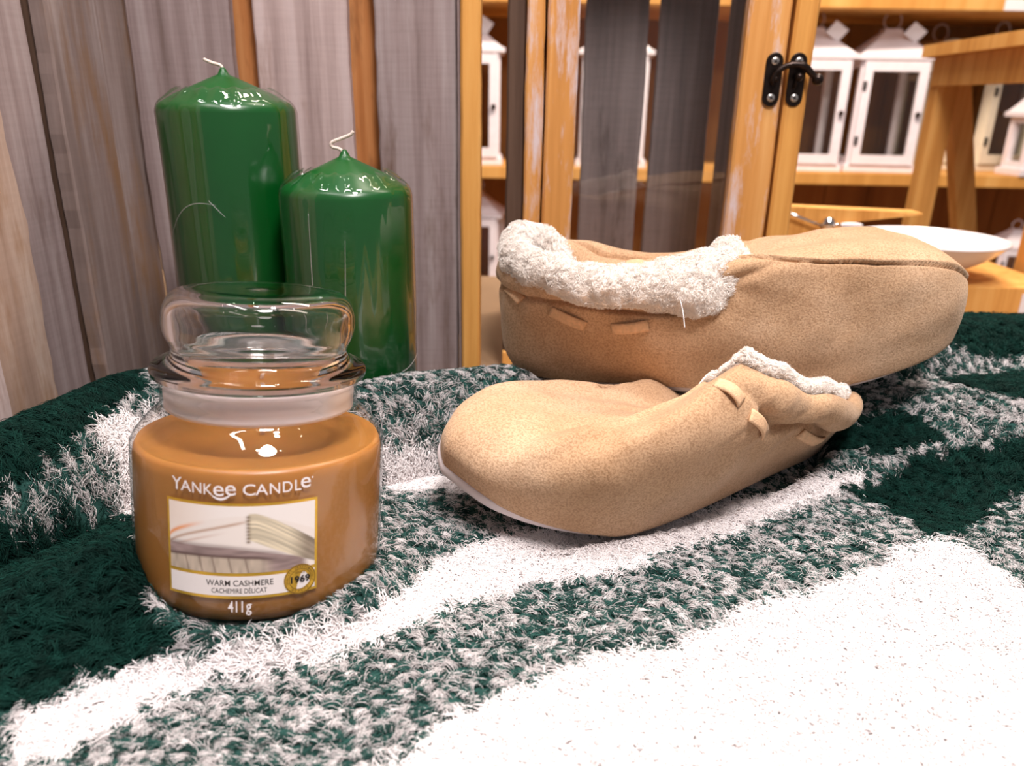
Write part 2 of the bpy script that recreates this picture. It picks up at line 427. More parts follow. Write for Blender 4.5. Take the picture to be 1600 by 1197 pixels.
# >>> pattern
PAT = [
    (2, [(-0.3801, 0.4777), (-0.3577, 0.4969), (-0.3575, 0.5423), (-0.3404, 0.5644), (-0.3035, 0.5833), (-0.2110, 0.4114), (-0.2146, 0.3836), (-0.2211, 0.3499), (-0.2270, 0.3253), (-0.2333, 0.3105), (-0.2451, 0.2945)]),
    (1, [(-0.0475, 0.1903), (-0.0399, 0.1943), (-0.0193, 0.2119), (0.0040, 0.2261), (0.0355, 0.2483), (0.0687, 0.2564), (0.0810, 0.2617), (0.1056, 0.2788), (0.1358, 0.2937), (0.1861, 0.3189), (0.2113, 0.3387), (0.2264, 0.3367), (0.2264, 0.3223), (0.2379, 0.3024), (0.2533, 0.2739), (0.2310, 0.2418), (0.2115, 0.2142), (0.1926, 0.1886), (0.1779, 0.1681), (0.1661, 0.1515), (0.1519, 0.1519), (0.1374, 0.1521), (0.1226, 0.1520), (0.1076, 0.1515), (0.0925, 0.1509), (0.0775, 0.1502), (0.0627, 0.1497), (0.0480, 0.1495), (0.0334, 0.1495), (0.0189, 0.1496), (0.0042, 0.1496), (-0.0104, 0.1493), (-0.0249, 0.1487), (-0.0393, 0.1478), (-0.0430, 0.1671)]),
    (1, [(-0.1620, 0.1942), (-0.1697, 0.2111), (-0.1586, 0.2217), (-0.1471, 0.2336), (-0.1328, 0.2374), (-0.1191, 0.2406), (-0.0950, 0.2463), (-0.0615, 0.2632), (-0.0469, 0.2807), (-0.0389, 0.3001), (-0.0279, 0.3171), (-0.0120, 0.3340), (0.0066, 0.3405), (0.0595, 0.3497), (0.0869, 0.3638), (0.1488, 0.3947), (0.1957, 0.4019), (0.2058, 0.4039), (0.2125, 0.3986), (0.1913, 0.3892), (0.1585, 0.3718), (0.1367, 0.3567), (0.0907, 0.3341), (0.0679, 0.3191), (0.0541, 0.3097), (0.0311, 0.3034), (0.0162, 0.3008), (-0.0192, 0.2819), (-0.0406, 0.2642), (-0.0672, 0.2485), (-0.0920, 0.2386), (-0.1155, 0.2294), (-0.1299, 0.2157), (-0.1475, 0.1953)]),
    (1, [(-0.2164, 0.3658), (-0.2130, 0.3834), (-0.2033, 0.4025), (-0.1958, 0.3931), (-0.1835, 0.3534), (-0.1949, 0.3526), (-0.2064, 0.3552), (-0.2050, 0.3654), (-0.2122, 0.3610)]),
    (1, [(-0.0753, 0.3935), (-0.0585, 0.4037), (-0.0406, 0.4084), (-0.0237, 0.4102), (-0.0183, 0.3775), (-0.0350, 0.3866), (-0.0565, 0.3848), (-0.0718, 0.3914)]),
    (2, [(-0.2434, 0.2870), (-0.2313, 0.3022), (-0.2184, 0.3249), (-0.2088, 0.3460), (-0.1963, 0.3521), (-0.1436, 0.2563), (-0.1335, 0.2495), (-0.1210, 0.2415), (-0.1328, 0.2395), (-0.1495, 0.2331), (-0.1742, 0.2178), (-0.1953, 0.2113), (-0.2097, 0.2338), (-0.2326, 0.2668)]),
    (2, [(0.1913, 0.3892), (0.2145, 0.3970), (0.2357, 0.4099), (0.2651, 0.4147), (0.3044, 0.4194), (0.3607, 0.4276), (0.3490, 0.4035), (0.2919, 0.3905), (0.2623, 0.3694), (0.2321, 0.3471), (0.2160, 0.3416), (0.2145, 0.3613), (0.2097, 0.3767)]),
    (2, [(0.2810, 0.4683), (0.3029, 0.4818), (0.3390, 0.4829), (0.3875, 0.4917), (0.3519, 0.4392), (0.3158, 0.4439), (0.2958, 0.4508)]),
    (2, [(0.1927, 0.4206), (0.2050, 0.4372), (0.2314, 0.4397), (0.2476, 0.4377), (0.2552, 0.4314), (0.2609, 0.4230), (0.2439, 0.4169), (0.2137, 0.4157)]),  # dark green patch, with the back slipper's toe shadow painted in
    (0, [(0.2995, 0.4948), (0.3237, 0.4941), (0.3355, 0.4984), (0.3500, 0.5046), (0.4092, 0.5311), (0.3886, 0.4934), (0.3402, 0.4849), (0.3037, 0.4833), (0.2829, 0.4716)]),
]
# <<< pattern
def inside(px, py, poly):
    c = np.zeros(px.shape, bool); n = len(poly)
    for i in range(n):
        x0, y0 = poly[i]; x1, y1 = poly[(i + 1) % n]
        if y0 == y1: continue
        c ^= ((y0 > py) != (y1 > py)) & (px < (x1 - x0) * (py - y0) / (y1 - y0) + x0)
    return c
def pattern(x, y):
    """0 flecked, 1 white, 2 green"""
    wx = x + .004 * (vn2(np.stack([x * 130, y * 130], -1) + 9) - .5); wy = y + .004 * (vn2b(np.stack([x * 130, y * 130], -1) + 3) - .5)
    k = np.zeros(np.shape(x), int)
    k[(x > .22) & (y > .50)] = 2
    for kind, poly in PAT: k[inside(wx, wy, poly)] = kind
    return k

WHITE_P = np.array(lin(243, 236, 235)[:3]); GREEN_P = np.array(lin(8, 45, 38)[:3]); DARK_P = np.array(lin(44, 80, 74)[:3])

def build_blanket():
    x0, x1, y0, y1 = -.271, .50, .12, .594
    nx, ny = 330, 210
    X, Y = np.meshgrid(np.linspace(x0, x1, nx), np.linspace(y0, y1, ny))
    Z = hgt(X, Y)
    V = np.c_[X.ravel(), Y.ravel(), Z.ravel()]
    Fc = [(j * nx + i, j * nx + i + 1, (j + 1) * nx + i + 1, (j + 1) * nx + i) for j in range(ny - 1) for i in range(nx - 1)]
    n = len(V)
    # underside, so that the blanket has thickness
    bidx = [i for i in range(nx)] + [j * nx + nx - 1 for j in range(1, ny)] + [(ny - 1) * nx + i for i in range(nx - 2, -1, -1)] + [j * nx for j in range(ny - 2, 0, -1)]
    low = [(V[i][0], V[i][1], -.010) for i in bidx]
    VV = list(V) + low; m = len(bidx)
    for k in range(m):
        a, b = bidx[k], bidx[(k + 1) % m]; Fc.append((b, a, n + k, n + (k + 1) % m))
    o = mesh_obj('plaid_blanket', VV, Fc, M_blanket)
    K = pattern(X.ravel(), Y.ravel())
    c = np.where((K == 1)[:, None], WHITE_P, np.where((K == 2)[:, None], GREEN_P * .7, DARK_P * .9))
    at = o.data.attributes.new('pile_colour', 'FLOAT_COLOR', 'POINT')
    at.data.foreach_set('color', np.r_[np.c_[c, np.ones(n)], np.ones((m, 4)) * .2].astype(np.float32).ravel())
    tag(o, 'fluffy blanket in dark green, white and flecked plaid, rumpled under jar and slippers', 'blanket')
    # ---- pile: rows of knitted stitches, each a small lock of fibres
    r = np.random.default_rng(11)
    roots = []
    def cells(ax, bx, ay, by, dx, dy):
        gx = np.arange(ax, bx, dx); gy = np.arange(ay, by, dy)
        A, B = np.meshgrid(gx, gy); A = A + (np.arange(len(gy)) % 2)[:, None] * dx * .5
        return np.c_[A.ravel() + r.normal(size=A.size) * dx * .18, B.ravel() + r.normal(size=A.size) * dy * .18]
    u = cells(x0, x1, y0, y1, .0056, .0030)
    # leave out what can never be seen (far behind the folds)
    e = 1e-3
    sx_ = (hgt(u[:, 0] + e, u[:, 1]) - hgt(u[:, 0] - e, u[:, 1])) / (2 * e); sy_ = (hgt(u[:, 0], u[:, 1] + e) - hgt(u[:, 0], u[:, 1] - e)) / (2 * e)
    st = np.minimum(np.sqrt(1 + sx_ ** 2 + sy_ ** 2), 6.0); more = (st - 1 + r.random(len(st)) * .8).astype(int)     # steep sides of folds carry more stitches
    ex = np.repeat(u, more, 0); u = np.r_[u, ex + r.uniform(-.5, .5, ex.shape) * np.array([.0056, .0030])]
    keep = (u[:, 1] < .585) & ~((u[:, 0] < -.12) & (u[:, 1] > .56))
    u = u[keep]; N = len(u)
    K = pattern(u[:, 0], u[:, 1])
    ix = np.floor((u[:, 0] - x0) / .0056).astype(int); iy = np.floor((u[:, 1] - y0) / .0030).astype(int)
    light = (((ix + iy) % 2) == 0) ^ (r.random(N) < .24)
    wcol = WHITE_P * r.uniform(.86, 1.0, (N, 1)); gcol = GREEN_P * r.uniform(.6, 1.35, (N, 1)); dcol = DARK_P * r.uniform(.5, 1.3, (N, 1))
    col = np.where((K == 1)[:, None], wcol, np.where((K == 2)[:, None], gcol, np.where(light[:, None], WHITE_P * r.uniform(.50, .78, (N, 1)), dcol)))
    S = 32                                                  # fibres per stitch
    n = N * S
    cc = np.repeat(u, S, 0); Kf = np.repeat(K, S)
    colf = np.repeat(col, S, 0) * r.uniform(.85, 1.1, (n, 1))
    sw = (Kf == 0) & (r.random(n) < .16)
    colf[sw] = np.where(np.repeat(light, S)[sw][:, None], DARK_P * 1.2, WHITE_P * .6)
    # lean of each stitch; its fibres start spread out and draw together into a soft lock
    fl = vn2(u * 22) * 2 - 1
    ang = PI + .30 + fl * .8 + np.where((np.floor((u[:, 1] - y0) / .0030) % 2) > 0, .55, -.55) + r.normal(size=N) * .25
    Kc = K
    angf = np.repeat(ang, S) + r.normal(size=n) * np.where(Kf == 1, .9, .18)
    off = r.normal(size=(n, 2)) * np.array([.0013, .0009]) * np.where(Kf == 1, 1.9, 1.0)[:, None]
    rp = cc + off
    dirx, diry = np.cos(angf), np.sin(angf)
    ln = r.uniform(.0034, .0052, n) * np.where(Kf == 2, 1.25, 1.0)
    e = 1e-3
    hz = hgt(rp[:, 0], rp[:, 1])
    gx = (hgt(rp[:, 0] + e, rp[:, 1]) - hgt(rp[:, 0] - e, rp[:, 1])) / (2 * e)
    gy = (hgt(rp[:, 0], rp[:, 1] + e) - hgt(rp[:, 0], rp[:, 1] - e)) / (2 * e)
    nrm = np.c_[-gx, -gy, np.ones(n)]; nrm /= np.linalg.norm(nrm, axis=1)[:, None]
    tan = np.c_[dirx, diry, gx * dirx + gy * diry]; tan /= np.linalg.norm(tan, axis=1)[:, None]
    side = np.cross(nrm, tan); bow = r.normal(size=n) * .35
    P = np.zeros((n, 5, 3)); base = np.c_[rp, hz - .0006]
    pull = -np.c_[off, 0 * ln]                              # towards the middle of its lock
    for k, (a, b, q) in enumerate(((0, 0, 0), (.20, .34, .05), (.48, .54, .25), (.84, .56, .5), (1.12, .40, .72))):
        P[:, k] = base + tan * (a * ln)[:, None] + nrm * (b * ln)[:, None] + side * (bow * a * a * ln)[:, None] + pull * q * np.where(Kf == 1, .3, 1.0)[:, None]
    # nothing grows into the jar or the candles
    d = np.hypot(rp[:, 0] - JARP[0], rp[:, 1] - JARP[1]); ok = d > .049
    for (cx, cy, rr) in ((-.182, .51, .0425), (-.1023, .475, .040)): ok &= np.hypot(rp[:, 0] - cx, rp[:, 1] - cy) > rr
    R = np.outer(np.ones(n), [.00013, .00015, .00014, .00011, .00004]) * np.where(Kf == 1, 1.7, 1.0)[:, None]
    fibres('pile', P[ok], R[ok], colf[ok], M_fibre, o)
    return o

# ------------------------------------------------------------------ candle jar
JAR_ROT = (-0.133, 0.0472, 0.0)
JR = 0.0536                                                  # glass radius at the label

def text_geo(body, bold=0.0, spacing=1.0):
    cu = bpy.data.curves.new('t', 'FONT'); cu.body = body; cu.size = 1.0; cu.offset = bold; cu.space_character = spacing
    cu.resolution_u = 4
    o = bpy.data.objects.new('t', cu); COL.objects.link(o)
    bpy.context.view_layer.update()
    dg = bpy.context.evaluated_depsgraph_get(); e = o.evaluated_get(dg); me = e.to_mesh()
    V = np.array([v.co[:2] for v in me.vertices]); Fc = [tuple(p.vertices) for p in me.polygons]
    e.to_mesh_clear(); bpy.data.objects.remove(o); bpy.data.curves.remove(cu)
    return V, Fc

class Flat:
    """2D drawing in label millimetres (u to the right, h up), bent round the jar when built"""
    def __init__(s): s.V = []; s.F = []
    def add(s, V, Fc):
        n = len(s.V); s.V += [tuple(v) for v in V]; s.F += [tuple(i + n for i in f) for f in Fc]
    def text(s, body, u0, u1, h0, hh, bold=0.0, cap=None):
        """fit between u0 and u1, base line h0, full height hh of what is written"""
        V, Fc = text_geo(body, bold)
        mn = V.min(0); mx = V.max(0)
        V = (V - mn) / (mx - mn)
        s.add(np.c_[u0 + V[:, 0] * (u1 - u0), h0 + V[:, 1] * hh], Fc)
    def grid(s, u0, u1, h0, h1, nu=24, nh=2, corner=0.0):
        n = len(s.V)
        for j in range(nh + 1):
            for i in range(nu + 1): s.V.append((u0 + (u1 - u0) * i / nu, h0 + (h1 - h0) * j / nh))
        for j in range(nh):
            for i in range(nu):
                a = n + j * (nu + 1) + i; s.F.append((a, a + 1, a + nu + 2, a + nu + 1))
    def disc(s, u, h, r, seg=40, r_in=0.0):
        n = len(s.V)
        if r_in <= 0:
            for k in range(seg): s.V.append((u + r * math.cos(2 * PI * k / seg), h + r * math.sin(2 * PI * k / seg)))
            s.F.append(tuple(n + k for k in range(seg)))
        else:
            for rr in (r_in, r):
                for k in range(seg): s.V.append((u + rr * math.cos(2 * PI * k / seg), h + rr * math.sin(2 * PI * k / seg)))
            for k in range(seg):
                k2 = (k + 1) % seg; s.F.append((n + k, n + seg + k, n + seg + k2, n + k2))
    def stroke(s, pts, w):
        n = len(s.V); P = np.array(pts, float); m = len(P)
        T = np.gradient(P, axis=0); T /= np.linalg.norm(T, axis=1)[:, None] + 1e-9
        N = np.c_[-T[:, 1], T[:, 0]]
        W_ = (np.asarray(w) if hasattr(w, '__len__') else np.full(m, w))[:, None] / 2
        for a, b in zip(P + N * W_, P - N * W_): s.V += [tuple(a), tuple(b)]
        for i in range(m - 1): s.F.append((n + 2 * i, n + 2 * i + 1, n + 2 * i + 3, n + 2 * i + 2))
    def build(s, name, mat, parent, lift):
        out = []
        for (u, h) in s.V:
            a = u / 1000 / JR; r = JR + lift
            out.append((r * math.sin(a), -r * math.cos(a), h / 1000))
        return mesh_obj(name, out, s.F, mat, parent, smooth=False)

def build_jar():
    j = empty('candle_jar', (-.1147, .3049, .0056), 'lidded glass jar of caramel wax candle with picture label, on the blanket', 'candle', rot=JAR_ROT)
    glass = thin_glass('jar_glass', (.985, .985, .98, 1), rough=.01)
    glass_lid, nt, b = newmat('lid_glass')
    b.inputs['Base Color'].default_value = (1, .99, .985, 1); b.inputs['Roughness'].default_value = 0.0
    b.inputs['Transmission Weight'].default_value = 1.0; b.inputs['IOR'].default_value = 1.40
    # jar wall
    prof = smooth_prof([(.0465, .0012), (.0505, .0022), (.0531, .0062), (JR, .012), (JR, .035), (JR, .064), (.0528, .0690), (.0500, .0735), (.0455, .0785), (.0420, .0820), (.0412, .0855), (.0412, .0915), (.0420, .0925)], 6)
    lathe('glass_body', [(0.0, .0008)] + prof, glass, j, 96)
    # wax
    wax = plain('caramel_wax', lin(172, 116, 56), .35, spec=.5, noise=.1, nscale=45, sss=.25)
    wp = [(0, .0022), (.0455, .0026), (.0495, .0036), (.0520, .0075), (.0526, .013), (.0526, .062), (.0520, .0658), (.0508, .0682), (.0490, .0672), (.044, .0664), (.03, .0662), (.012, .0664), (.004, .0668), (0, .067)]
    wo = lathe('wax', wp, wax, j, 96)
    tube('wick', [(0, 0, .066), (.0005, 0, .071), (.001, .0005, .0755)], [.0011, .0011, .0009], M_wick, j, 8)
    # frosted sealing ring and the lid
    seal = plain('frosted_plastic', lin(236, 220, 216), .45, spec=.4, noise=.03, nscale=60)
    nt = seal.node_tree; nt.nodes['Principled BSDF'].inputs['Transmission Weight'].default_value = .35
    lid_prof_o = smooth_prof([(.0375, .0945), (.0435, .0948), (.0448, .0965), (.0452, .0985), (.0440, .1004), (.0405, .1022), (.0376, .1040), (.0366, .1062), (.0372, .1088), (.0388, .1120), (.0399, .1160), (.0400, .1200), (.0391, .1245), (.0370, .1285), (.0335, .1312), (.0280, .1322), (.0200, .1324), (.0, .1322)], 6)
    lid_prof_i = smooth_prof([(.0, .1282), (.0200, .1284), (.0285, .1280), (.0330, .1262), (.0355, .1225), (.0360, .1180), (.0352, .1130), (.0338, .1090), (.0332, .1050), (.0334, .1000), (.0336, .0945)], 6)
    lp = [(r, z) for r, z in lid_prof_o] + lid_prof_i[1:]
    lid = lathe('lid', lp + [lp[0]], glass_lid, j, 96)
    me = lid.data; bm = bmesh.new(); bm.from_mesh(me); bmesh.ops.remove_doubles(bm, verts=bm.verts, dist=1e-6); bmesh.ops.recalc_face_normals(bm, faces=bm.faces); bm.to_mesh(me); bm.free()
    rp = [(.0345, .0942), (.0398, .0942), (.0404, .0932), (.0400, .0915), (.0396, .0905), (.0400, .0890), (.0398, .0862), (.0392, .0845), (.0398, .0832), (.0396, .0818), (.0388, .0812), (.0350, .0812), (.0345, .0820), (.0345, .0942)]
    lathe('sealing_ring', rp, seal, lid, 96)
    # ---------------- label
    lab = bpy.data.objects.new('label', None); COL.objects.link(lab); lab.parent = j; lab.empty_display_size = .01
    gold = plain('gold_foil', lin(226, 180, 66), .3, metal=.55, noise=.15, nscale=120)
    paper = plain('label_paper', lin(244, 234, 230), .5)
    ink = plain('dark_ink', lin(48, 40, 38), .6); white = plain('white_ink', lin(250, 240, 240), .5)
    U0, U1 = -21.8, 38.0
    f = Flat(); f.grid(U0, U1, 15.4, 55.4, 40, 4); f.build('gold_border', gold, lab, .00012)
    f = Flat(); f.grid(U0 + 1.0, U1 - 1.0, 16.6, 25.0, 40, 2); f.build('caption_strip', paper, lab, .00022)
    # the printed picture of folded throws
    nu, nh = 150, 76; u = np.linspace(0, 1, nu); v = np.linspace(0, 1, nh); Ug, Vg = np.meshgrid(u, v)
    img = np.zeros((nh, nu, 3))
    n1 = vn2(np.stack([Ug * 9, Vg * 7], -1)); n2 = vn2(np.stack([Ug * 40, Vg * 6], -1)); n3 = vn2(np.stack([Ug * 14, Vg * 40], -1))
    A = lambda r, g, b: np.array(lin(r, g, b)[:3])
    def put(mask, c, k=1.0):
        m = np.clip(mask, 0, 1)[..., None] * k; img[:] = img * (1 - m) + c * m
    img[:] = A(250, 240, 234)
    put(sstep(.45, 0, Ug) * sstep(.3, .8, Vg) * .5, A(250, 222, 200))
    # white throw: mound under a rising fold line
    top = .42 + .50 * np.sin(np.clip(Ug * 1.15 + .12, 0, 1.35) * 2.2) ** 1.0 * .9
    put(sstep(0, .03, top - Vg), A(246, 234, 226))
    fold = .36 + .60 * Ug ** .62
    put(np.exp(-((Vg - fold) / .022) ** 2) * sstep(.62, .45, Ug), A(186, 142, 112), .75)
    put(np.exp(-((Vg - fold - .12) / .03) ** 2) * sstep(.30, .05, Ug), A(246, 150, 70), .9)
    put(np.exp(-((Vg - fold + .10) / .02) ** 2) * sstep(.45, .2, Ug), A(210, 176, 158), .6)
    # taupe throw below, then the ribbed one
    lo = .40 - .34 * np.clip(Ug - .35, 0, 1) ** 1.6 * 1.6; lo2 = .22 - .0 * Ug + .03 * np.sin(Ug * 5) - .25 * np.clip(Ug - .62, 0, 1)
    put(sstep(0, .03, lo - Vg) * sstep(.97, .9, Ug), A(158, 136, 132) * (.75 + .5 * n3[..., None]))
    put(np.exp(-((Vg - lo) / .03) ** 2) * sstep(.9, .7, Ug), A(120, 98, 94), .5)
    put(sstep(0, .02, lo2 - Vg) * sstep(.75, .6, Ug), A(196, 178, 160) * (.8 + .4 * n2[..., None]))
    put(np.exp(-((Vg - lo2) / .025) ** 2) * sstep(.8, .6, Ug), A(92, 70, 66), .85)
    for q in (.12, .22, .31, .42, .53): put(np.exp(-((Ug - q - .1 * (lo2 - Vg)) / .006) ** 2) * sstep(0, .02, lo2 - Vg), A(120, 98, 88), .7)
    # tassel fringe falling to the right
    cx = .56 + .0 * Vg; e1 = (Ug - .55); arc = .90 - 1.62 * np.clip(Ug - .60, 0, 1) ** 1.3; arc2 = .50 - 1.0 * np.clip(Ug - .55, 0, 1)
    fr = sstep(0, .02, arc - Vg) * sstep(0, .02, Vg - arc2) * sstep(.545, .57, Ug)
    st = vn2(np.stack([(Vg - arc) * 34 + Ug * 3, Ug * 5], -1))
    put(fr, np.minimum(A(236, 220, 192) * (.62 + .55 * st[..., None]), 1))
    put(fr * sstep(.8, .96, Ug), A(128, 112, 98) * (.6 + .7 * st[..., None]), .8)
    for q in np.linspace(.47, .84, 8): put(np.exp(-(((Ug - .555) / .014) ** 2 + ((Vg - q) / .022) ** 2)), A(110, 84, 56), .9)
    V = []; cols = []
    for b in range(nh):
        for a in range(nu):
            uu = (U0 + 1.1) + (U1 - U0 - 2.2) * u[a]; h = 26.4 + 27.9 * v[b]; an = uu / 1000 / JR; r_ = JR + .00022
            V.append((r_ * math.sin(an), -r_ * math.cos(an), h / 1000)); cols.append((*img[b, a], 1))
    Fc = [(b * nu + a, b * nu + a + 1, (b + 1) * nu + a + 1, (b + 1) * nu + a) for b in range(nh - 1) for a in range(nu - 1)]
    pm = attr_mat('printed_picture', 'print', .45)
    po = mesh_obj('picture', V, Fc, pm, lab)
    po.data.attributes.new('print', 'FLOAT_COLOR', 'POINT').data.foreach_set('color', np.array(cols, np.float32).ravel())
    # lettering
    f = Flat()
    cw = 4.9; hb = 59.2
    f.text('Y', -18.9, -14.4, hb, 5.2, .006); f.text('A', -14.9, -10.4, hb - .1, 4.3, .006); f.text('N', -9.9, -6.2, hb - .3, 4.3, .006); f.text('K', -5.3, -1.9, hb - .5, 4.3, .006)
    f.text('e', -1.6, 2.4, hb - .9, 4.3, .006); f.text('e', 2.9, 6.9, hb - .5, 4.3, .006)
    f.text('C', 9.4, 14.0, hb - .4, 4.6, .006); f.text('A', 14.0, 18.6, hb - .3, 4.4, .006); f.text('N', 19.2, 23.0, hb - .1, 4.4, .006); f.text('D', 24.1, 27.7, hb + .1, 4.4, .006)
    f.text('L', 28.7, 31.2, hb + .3, 4.4, .006); f.text('e', 31.0, 35.0, hb + .9, 4.4, .006)
    t = np.linspace(0, 1, 24); f.stroke(np.c_[-2.2 + 7.0 * t, hb - .3 - 2.0 * np.sin(PI * (t * .86 + .07)) + .5 * t], .35 + .65 * np.sin(PI * t) ** .7)
    f.disc(35.7, hb + 4.9, .38, 12)
    f.build('brand_lettering', white, lab, .00030)
    f = Flat(); f.text('WARM CASHMERE', -5.2, 20.4, 20.9, 2.5, .004); f.text('CACHEMIRE D\u00c9LICAT', -3.1, 18.0, 17.8, 2.6, .0)
    f.build('scent_lettering', ink, lab, .00030)
    f = Flat(); f.text('411', 3.2, 8.9, 9.6, 4.9, .012); f.text('g', 10.0, 12.2, 8.2, 5.0, .012)
    f.build('weight_lettering', white, lab, .00030)
    f = Flat(); f.disc(30.9, 21.4, 6.5, 48); se = f.build('gold_seal', gold, lab, .00040)
    dk = plain('seal_ink', lin(120, 84, 24), .5)
    f = Flat(); f.disc(30.9, 21.4, 6.3, 48, 6.0); f.disc(30.9, 21.4, 4.55, 48, 4.35)
    for wd, a0, a1, fl_ in (('QUALITY CRAFTSMANSHIP', 200, -20, 1), ('DEPUIS', -132, -48, 0)):
        m = len(wd)
        for i, ch in enumerate(wd):
            if ch == ' ': continue
            an = math.radians(a0 + (a1 - a0) * (i + .5) / m); Vt, Ft = text_geo(ch, .01)
            c = (Vt.min(0) + Vt.max(0)) / 2; Vt = (Vt - c) * 1.15; ro = an - PI / 2 if fl_ else an + PI / 2
            R2 = np.array([[math.cos(ro), -math.sin(ro)], [math.sin(ro), math.cos(ro)]]); Vt = Vt @ R2.T + np.array([30.9 + 5.25 * math.cos(an), 21.4 + 5.25 * math.sin(an)])
            f.add(Vt, Ft)
    f.text('SINCE', 28.9, 32.9, 23.9, .95, .01)
    f.build('seal_rings', dk, lab, .00048)
    f = Flat(); f.text('1969', 27.1, 34.9, 19.9, 3.1, .03); f.build('seal_year', plain('black_ink', lin(24, 18, 14), .6), lab, .00050)
    return j

# ------------------------------------------------------------------ pillar candles
CREASES = {1: [(-50, 4, .118, .142, .010), (-2, 10, .145, .135, 0), (-12, 30, .094, .090, -.003)], 2: [(28, 88, .044, .052, -.002), (5, 9, .075, .130, 0), (-22, -20, .06, .145, 0), (2, 5, .045, .07, 0)]}
def build_candle(loc, r, h, label, wick, seed):
    c = empty('pillar_candle', loc, label, 'candle', 'green pillar candles')
    k = .0035
    prof = [(0, 0), (r - .003, 0), (r - .001, .001), (r, .003), (r, h - k * 1.6), (r - .0006, h - k * .8), (r - k * .8, h - k * .12), (r - k * 1.5, h + .0008), (r * .72, h + .0045), (r * .42, h + .0100), (r * .2, h + .0140), (.0035, h + .0160), (.0022, h + .0185), (.0012, h + .0200), (0, h + .0203)]
    bd = lathe('wax_body', prof, M_candle, c, 80)
    pts = catmull(wick, 6); pts = [np.array(p) + np.array([0, 0, h + .018]) for p in pts]
    tube('wick', pts, .0010, M_wick, c, 8)
    # loose cellophane sleeve, gathered at the shoulder
    g = np.random.default_rng(seed); nz, ns = 46, 120
    zz = np.concatenate([np.linspace(.002, h - .006, nz - 12), h - .006 + np.array([.002, .004, .0055, .0068, .0078, .0086, .0096, .0108, .0120, .0130, .0138, .0144])])
    V = []; ph = g.uniform(0, 6, 8)
    for i, z in enumerate(zz):
        ov = max(0, i - (nz - 13)) / 12
        rb = (r + .0009) * (1 - .0 * ov) - .030 * r / .04 * (ov ** 1.4) * .5
        for q in range(ns):
            a = 2 * PI * q / ns
            w = .0004 * math.sin(7 * a + ph[0] + z * 12) + .0003 * math.sin(13 * a + ph[1] - z * 20) + .00025 * math.sin(23 * a + ph[2])
            w += .0005 * math.sin(3 * a + ph[3]) * math.sin(z * 40 + ph[4])
            w = w * .8 + .0006 * ov * math.sin(31 * a + ph[5]) + .0011 * ov * math.sin(17 * a + ph[6])
            rr = max(rb + w, r + .0003) if ov == 0 else rb + w
            V.append((rr * math.cos(a), rr * math.sin(a), z + .0007 * ov * math.sin(19 * a + ph[7])))
    # keep the gathered end above the wax shoulder
    for i, v in enumerate(V):
        rad = math.hypot(v[0], v[1])
        need = np.interp(rad, [p[0] for p in prof[::-1][:11]][::1], [p[1] for p in prof[::-1][:11]][::1]) if rad < r else 0
        if rad < r and v[2] < need + .0008: V[i] = (v[0], v[1], need + .0008)
    Fc = [(i * ns + q, i * ns + (q + 1) % ns, (i + 1) * ns + (q + 1) % ns, (i + 1) * ns + q) for i in range(nz - 1) for q in range(ns)]
    fo = mesh_obj('cellophane_wrap', V, Fc, M_film, c)
    # creases where the film is doubled
    for (a0, a1, z0, z1, bow) in CREASES[seed]:
        pts = []
        for q in range(17):
            f = q / 16; a = math.radians(a0 + (a1 - a0) * f); rr = r + .0019; pts.append((rr * math.sin(a), -rr * math.cos(a), z0 + (z1 - z0) * f + bow * math.sin(PI * f)))
        tube('film_crease', pts, [.0001 + .00022 * math.sin(PI * q / 16) for q in range(17)], M_crease, fo, 6)
    return c

# ------------------------------------------------------------------ slippers
def suede(name):
    m, nt, b = newmat(name); L = nt.links.new
    tc = nd(nt, 'ShaderNodeTexCoord')
    n1 = nd(nt, 'ShaderNodeTexNoise', Scale=18.0, Detail=5.0, Roughness=.6); L(tc.outputs['Object'], n1.inputs['Vector'])
    r1 = ramp(nt, [(.3, lin(190, 152, 116)), (.5, lin(205, 168, 133)), (.7, lin(216, 182, 150))]); L(n1.outputs['Fac'], r1.inputs['Fac'])
    n2 = nd(nt, 'ShaderNodeTexNoise', Scale=950.0, Detail=2.0, Roughness=.6); L(tc.outputs['Object'], n2.inputs['Vector'])
    r2 = ramp(nt, [(.36, (.64, .58, .52, 1)), (.58, (1, 1, 1, 1))]); L(n2.outputs['Fac'], r2.inputs['Fac'])
    mm = nd(nt, 'ShaderNodeMixRGB', blend_type='MULTIPLY'); mm.inputs[0].default_value = .8; L(r1.outputs['Color'], mm.inputs[1]); L(r2.outputs['Color'], mm.inputs[2])
    L(mm.outputs[0], b.inputs['Base Color']); b.inputs['Roughness'].default_value = .9; b.inputs['Specular IOR Level'].default_value = .1
    b.inputs['Sheen Weight'].default_value = .25; b.inputs['Sheen Roughness'].default_value = .5; b.inputs['Sheen Tint'].default_value = (1, .85, .7, 1)
    bp = nd(nt, 'ShaderNodeBump', Strength=.55, Distance=.0007); L(n2.outputs['Fac'], bp.inputs['Height']); L(bp.outputs['Normal'], b.inputs['Normal'])
    return m
M_suede = suede('tan_suede')

def angdiff(a, b): return (a - b + PI) % (2 * PI) - PI

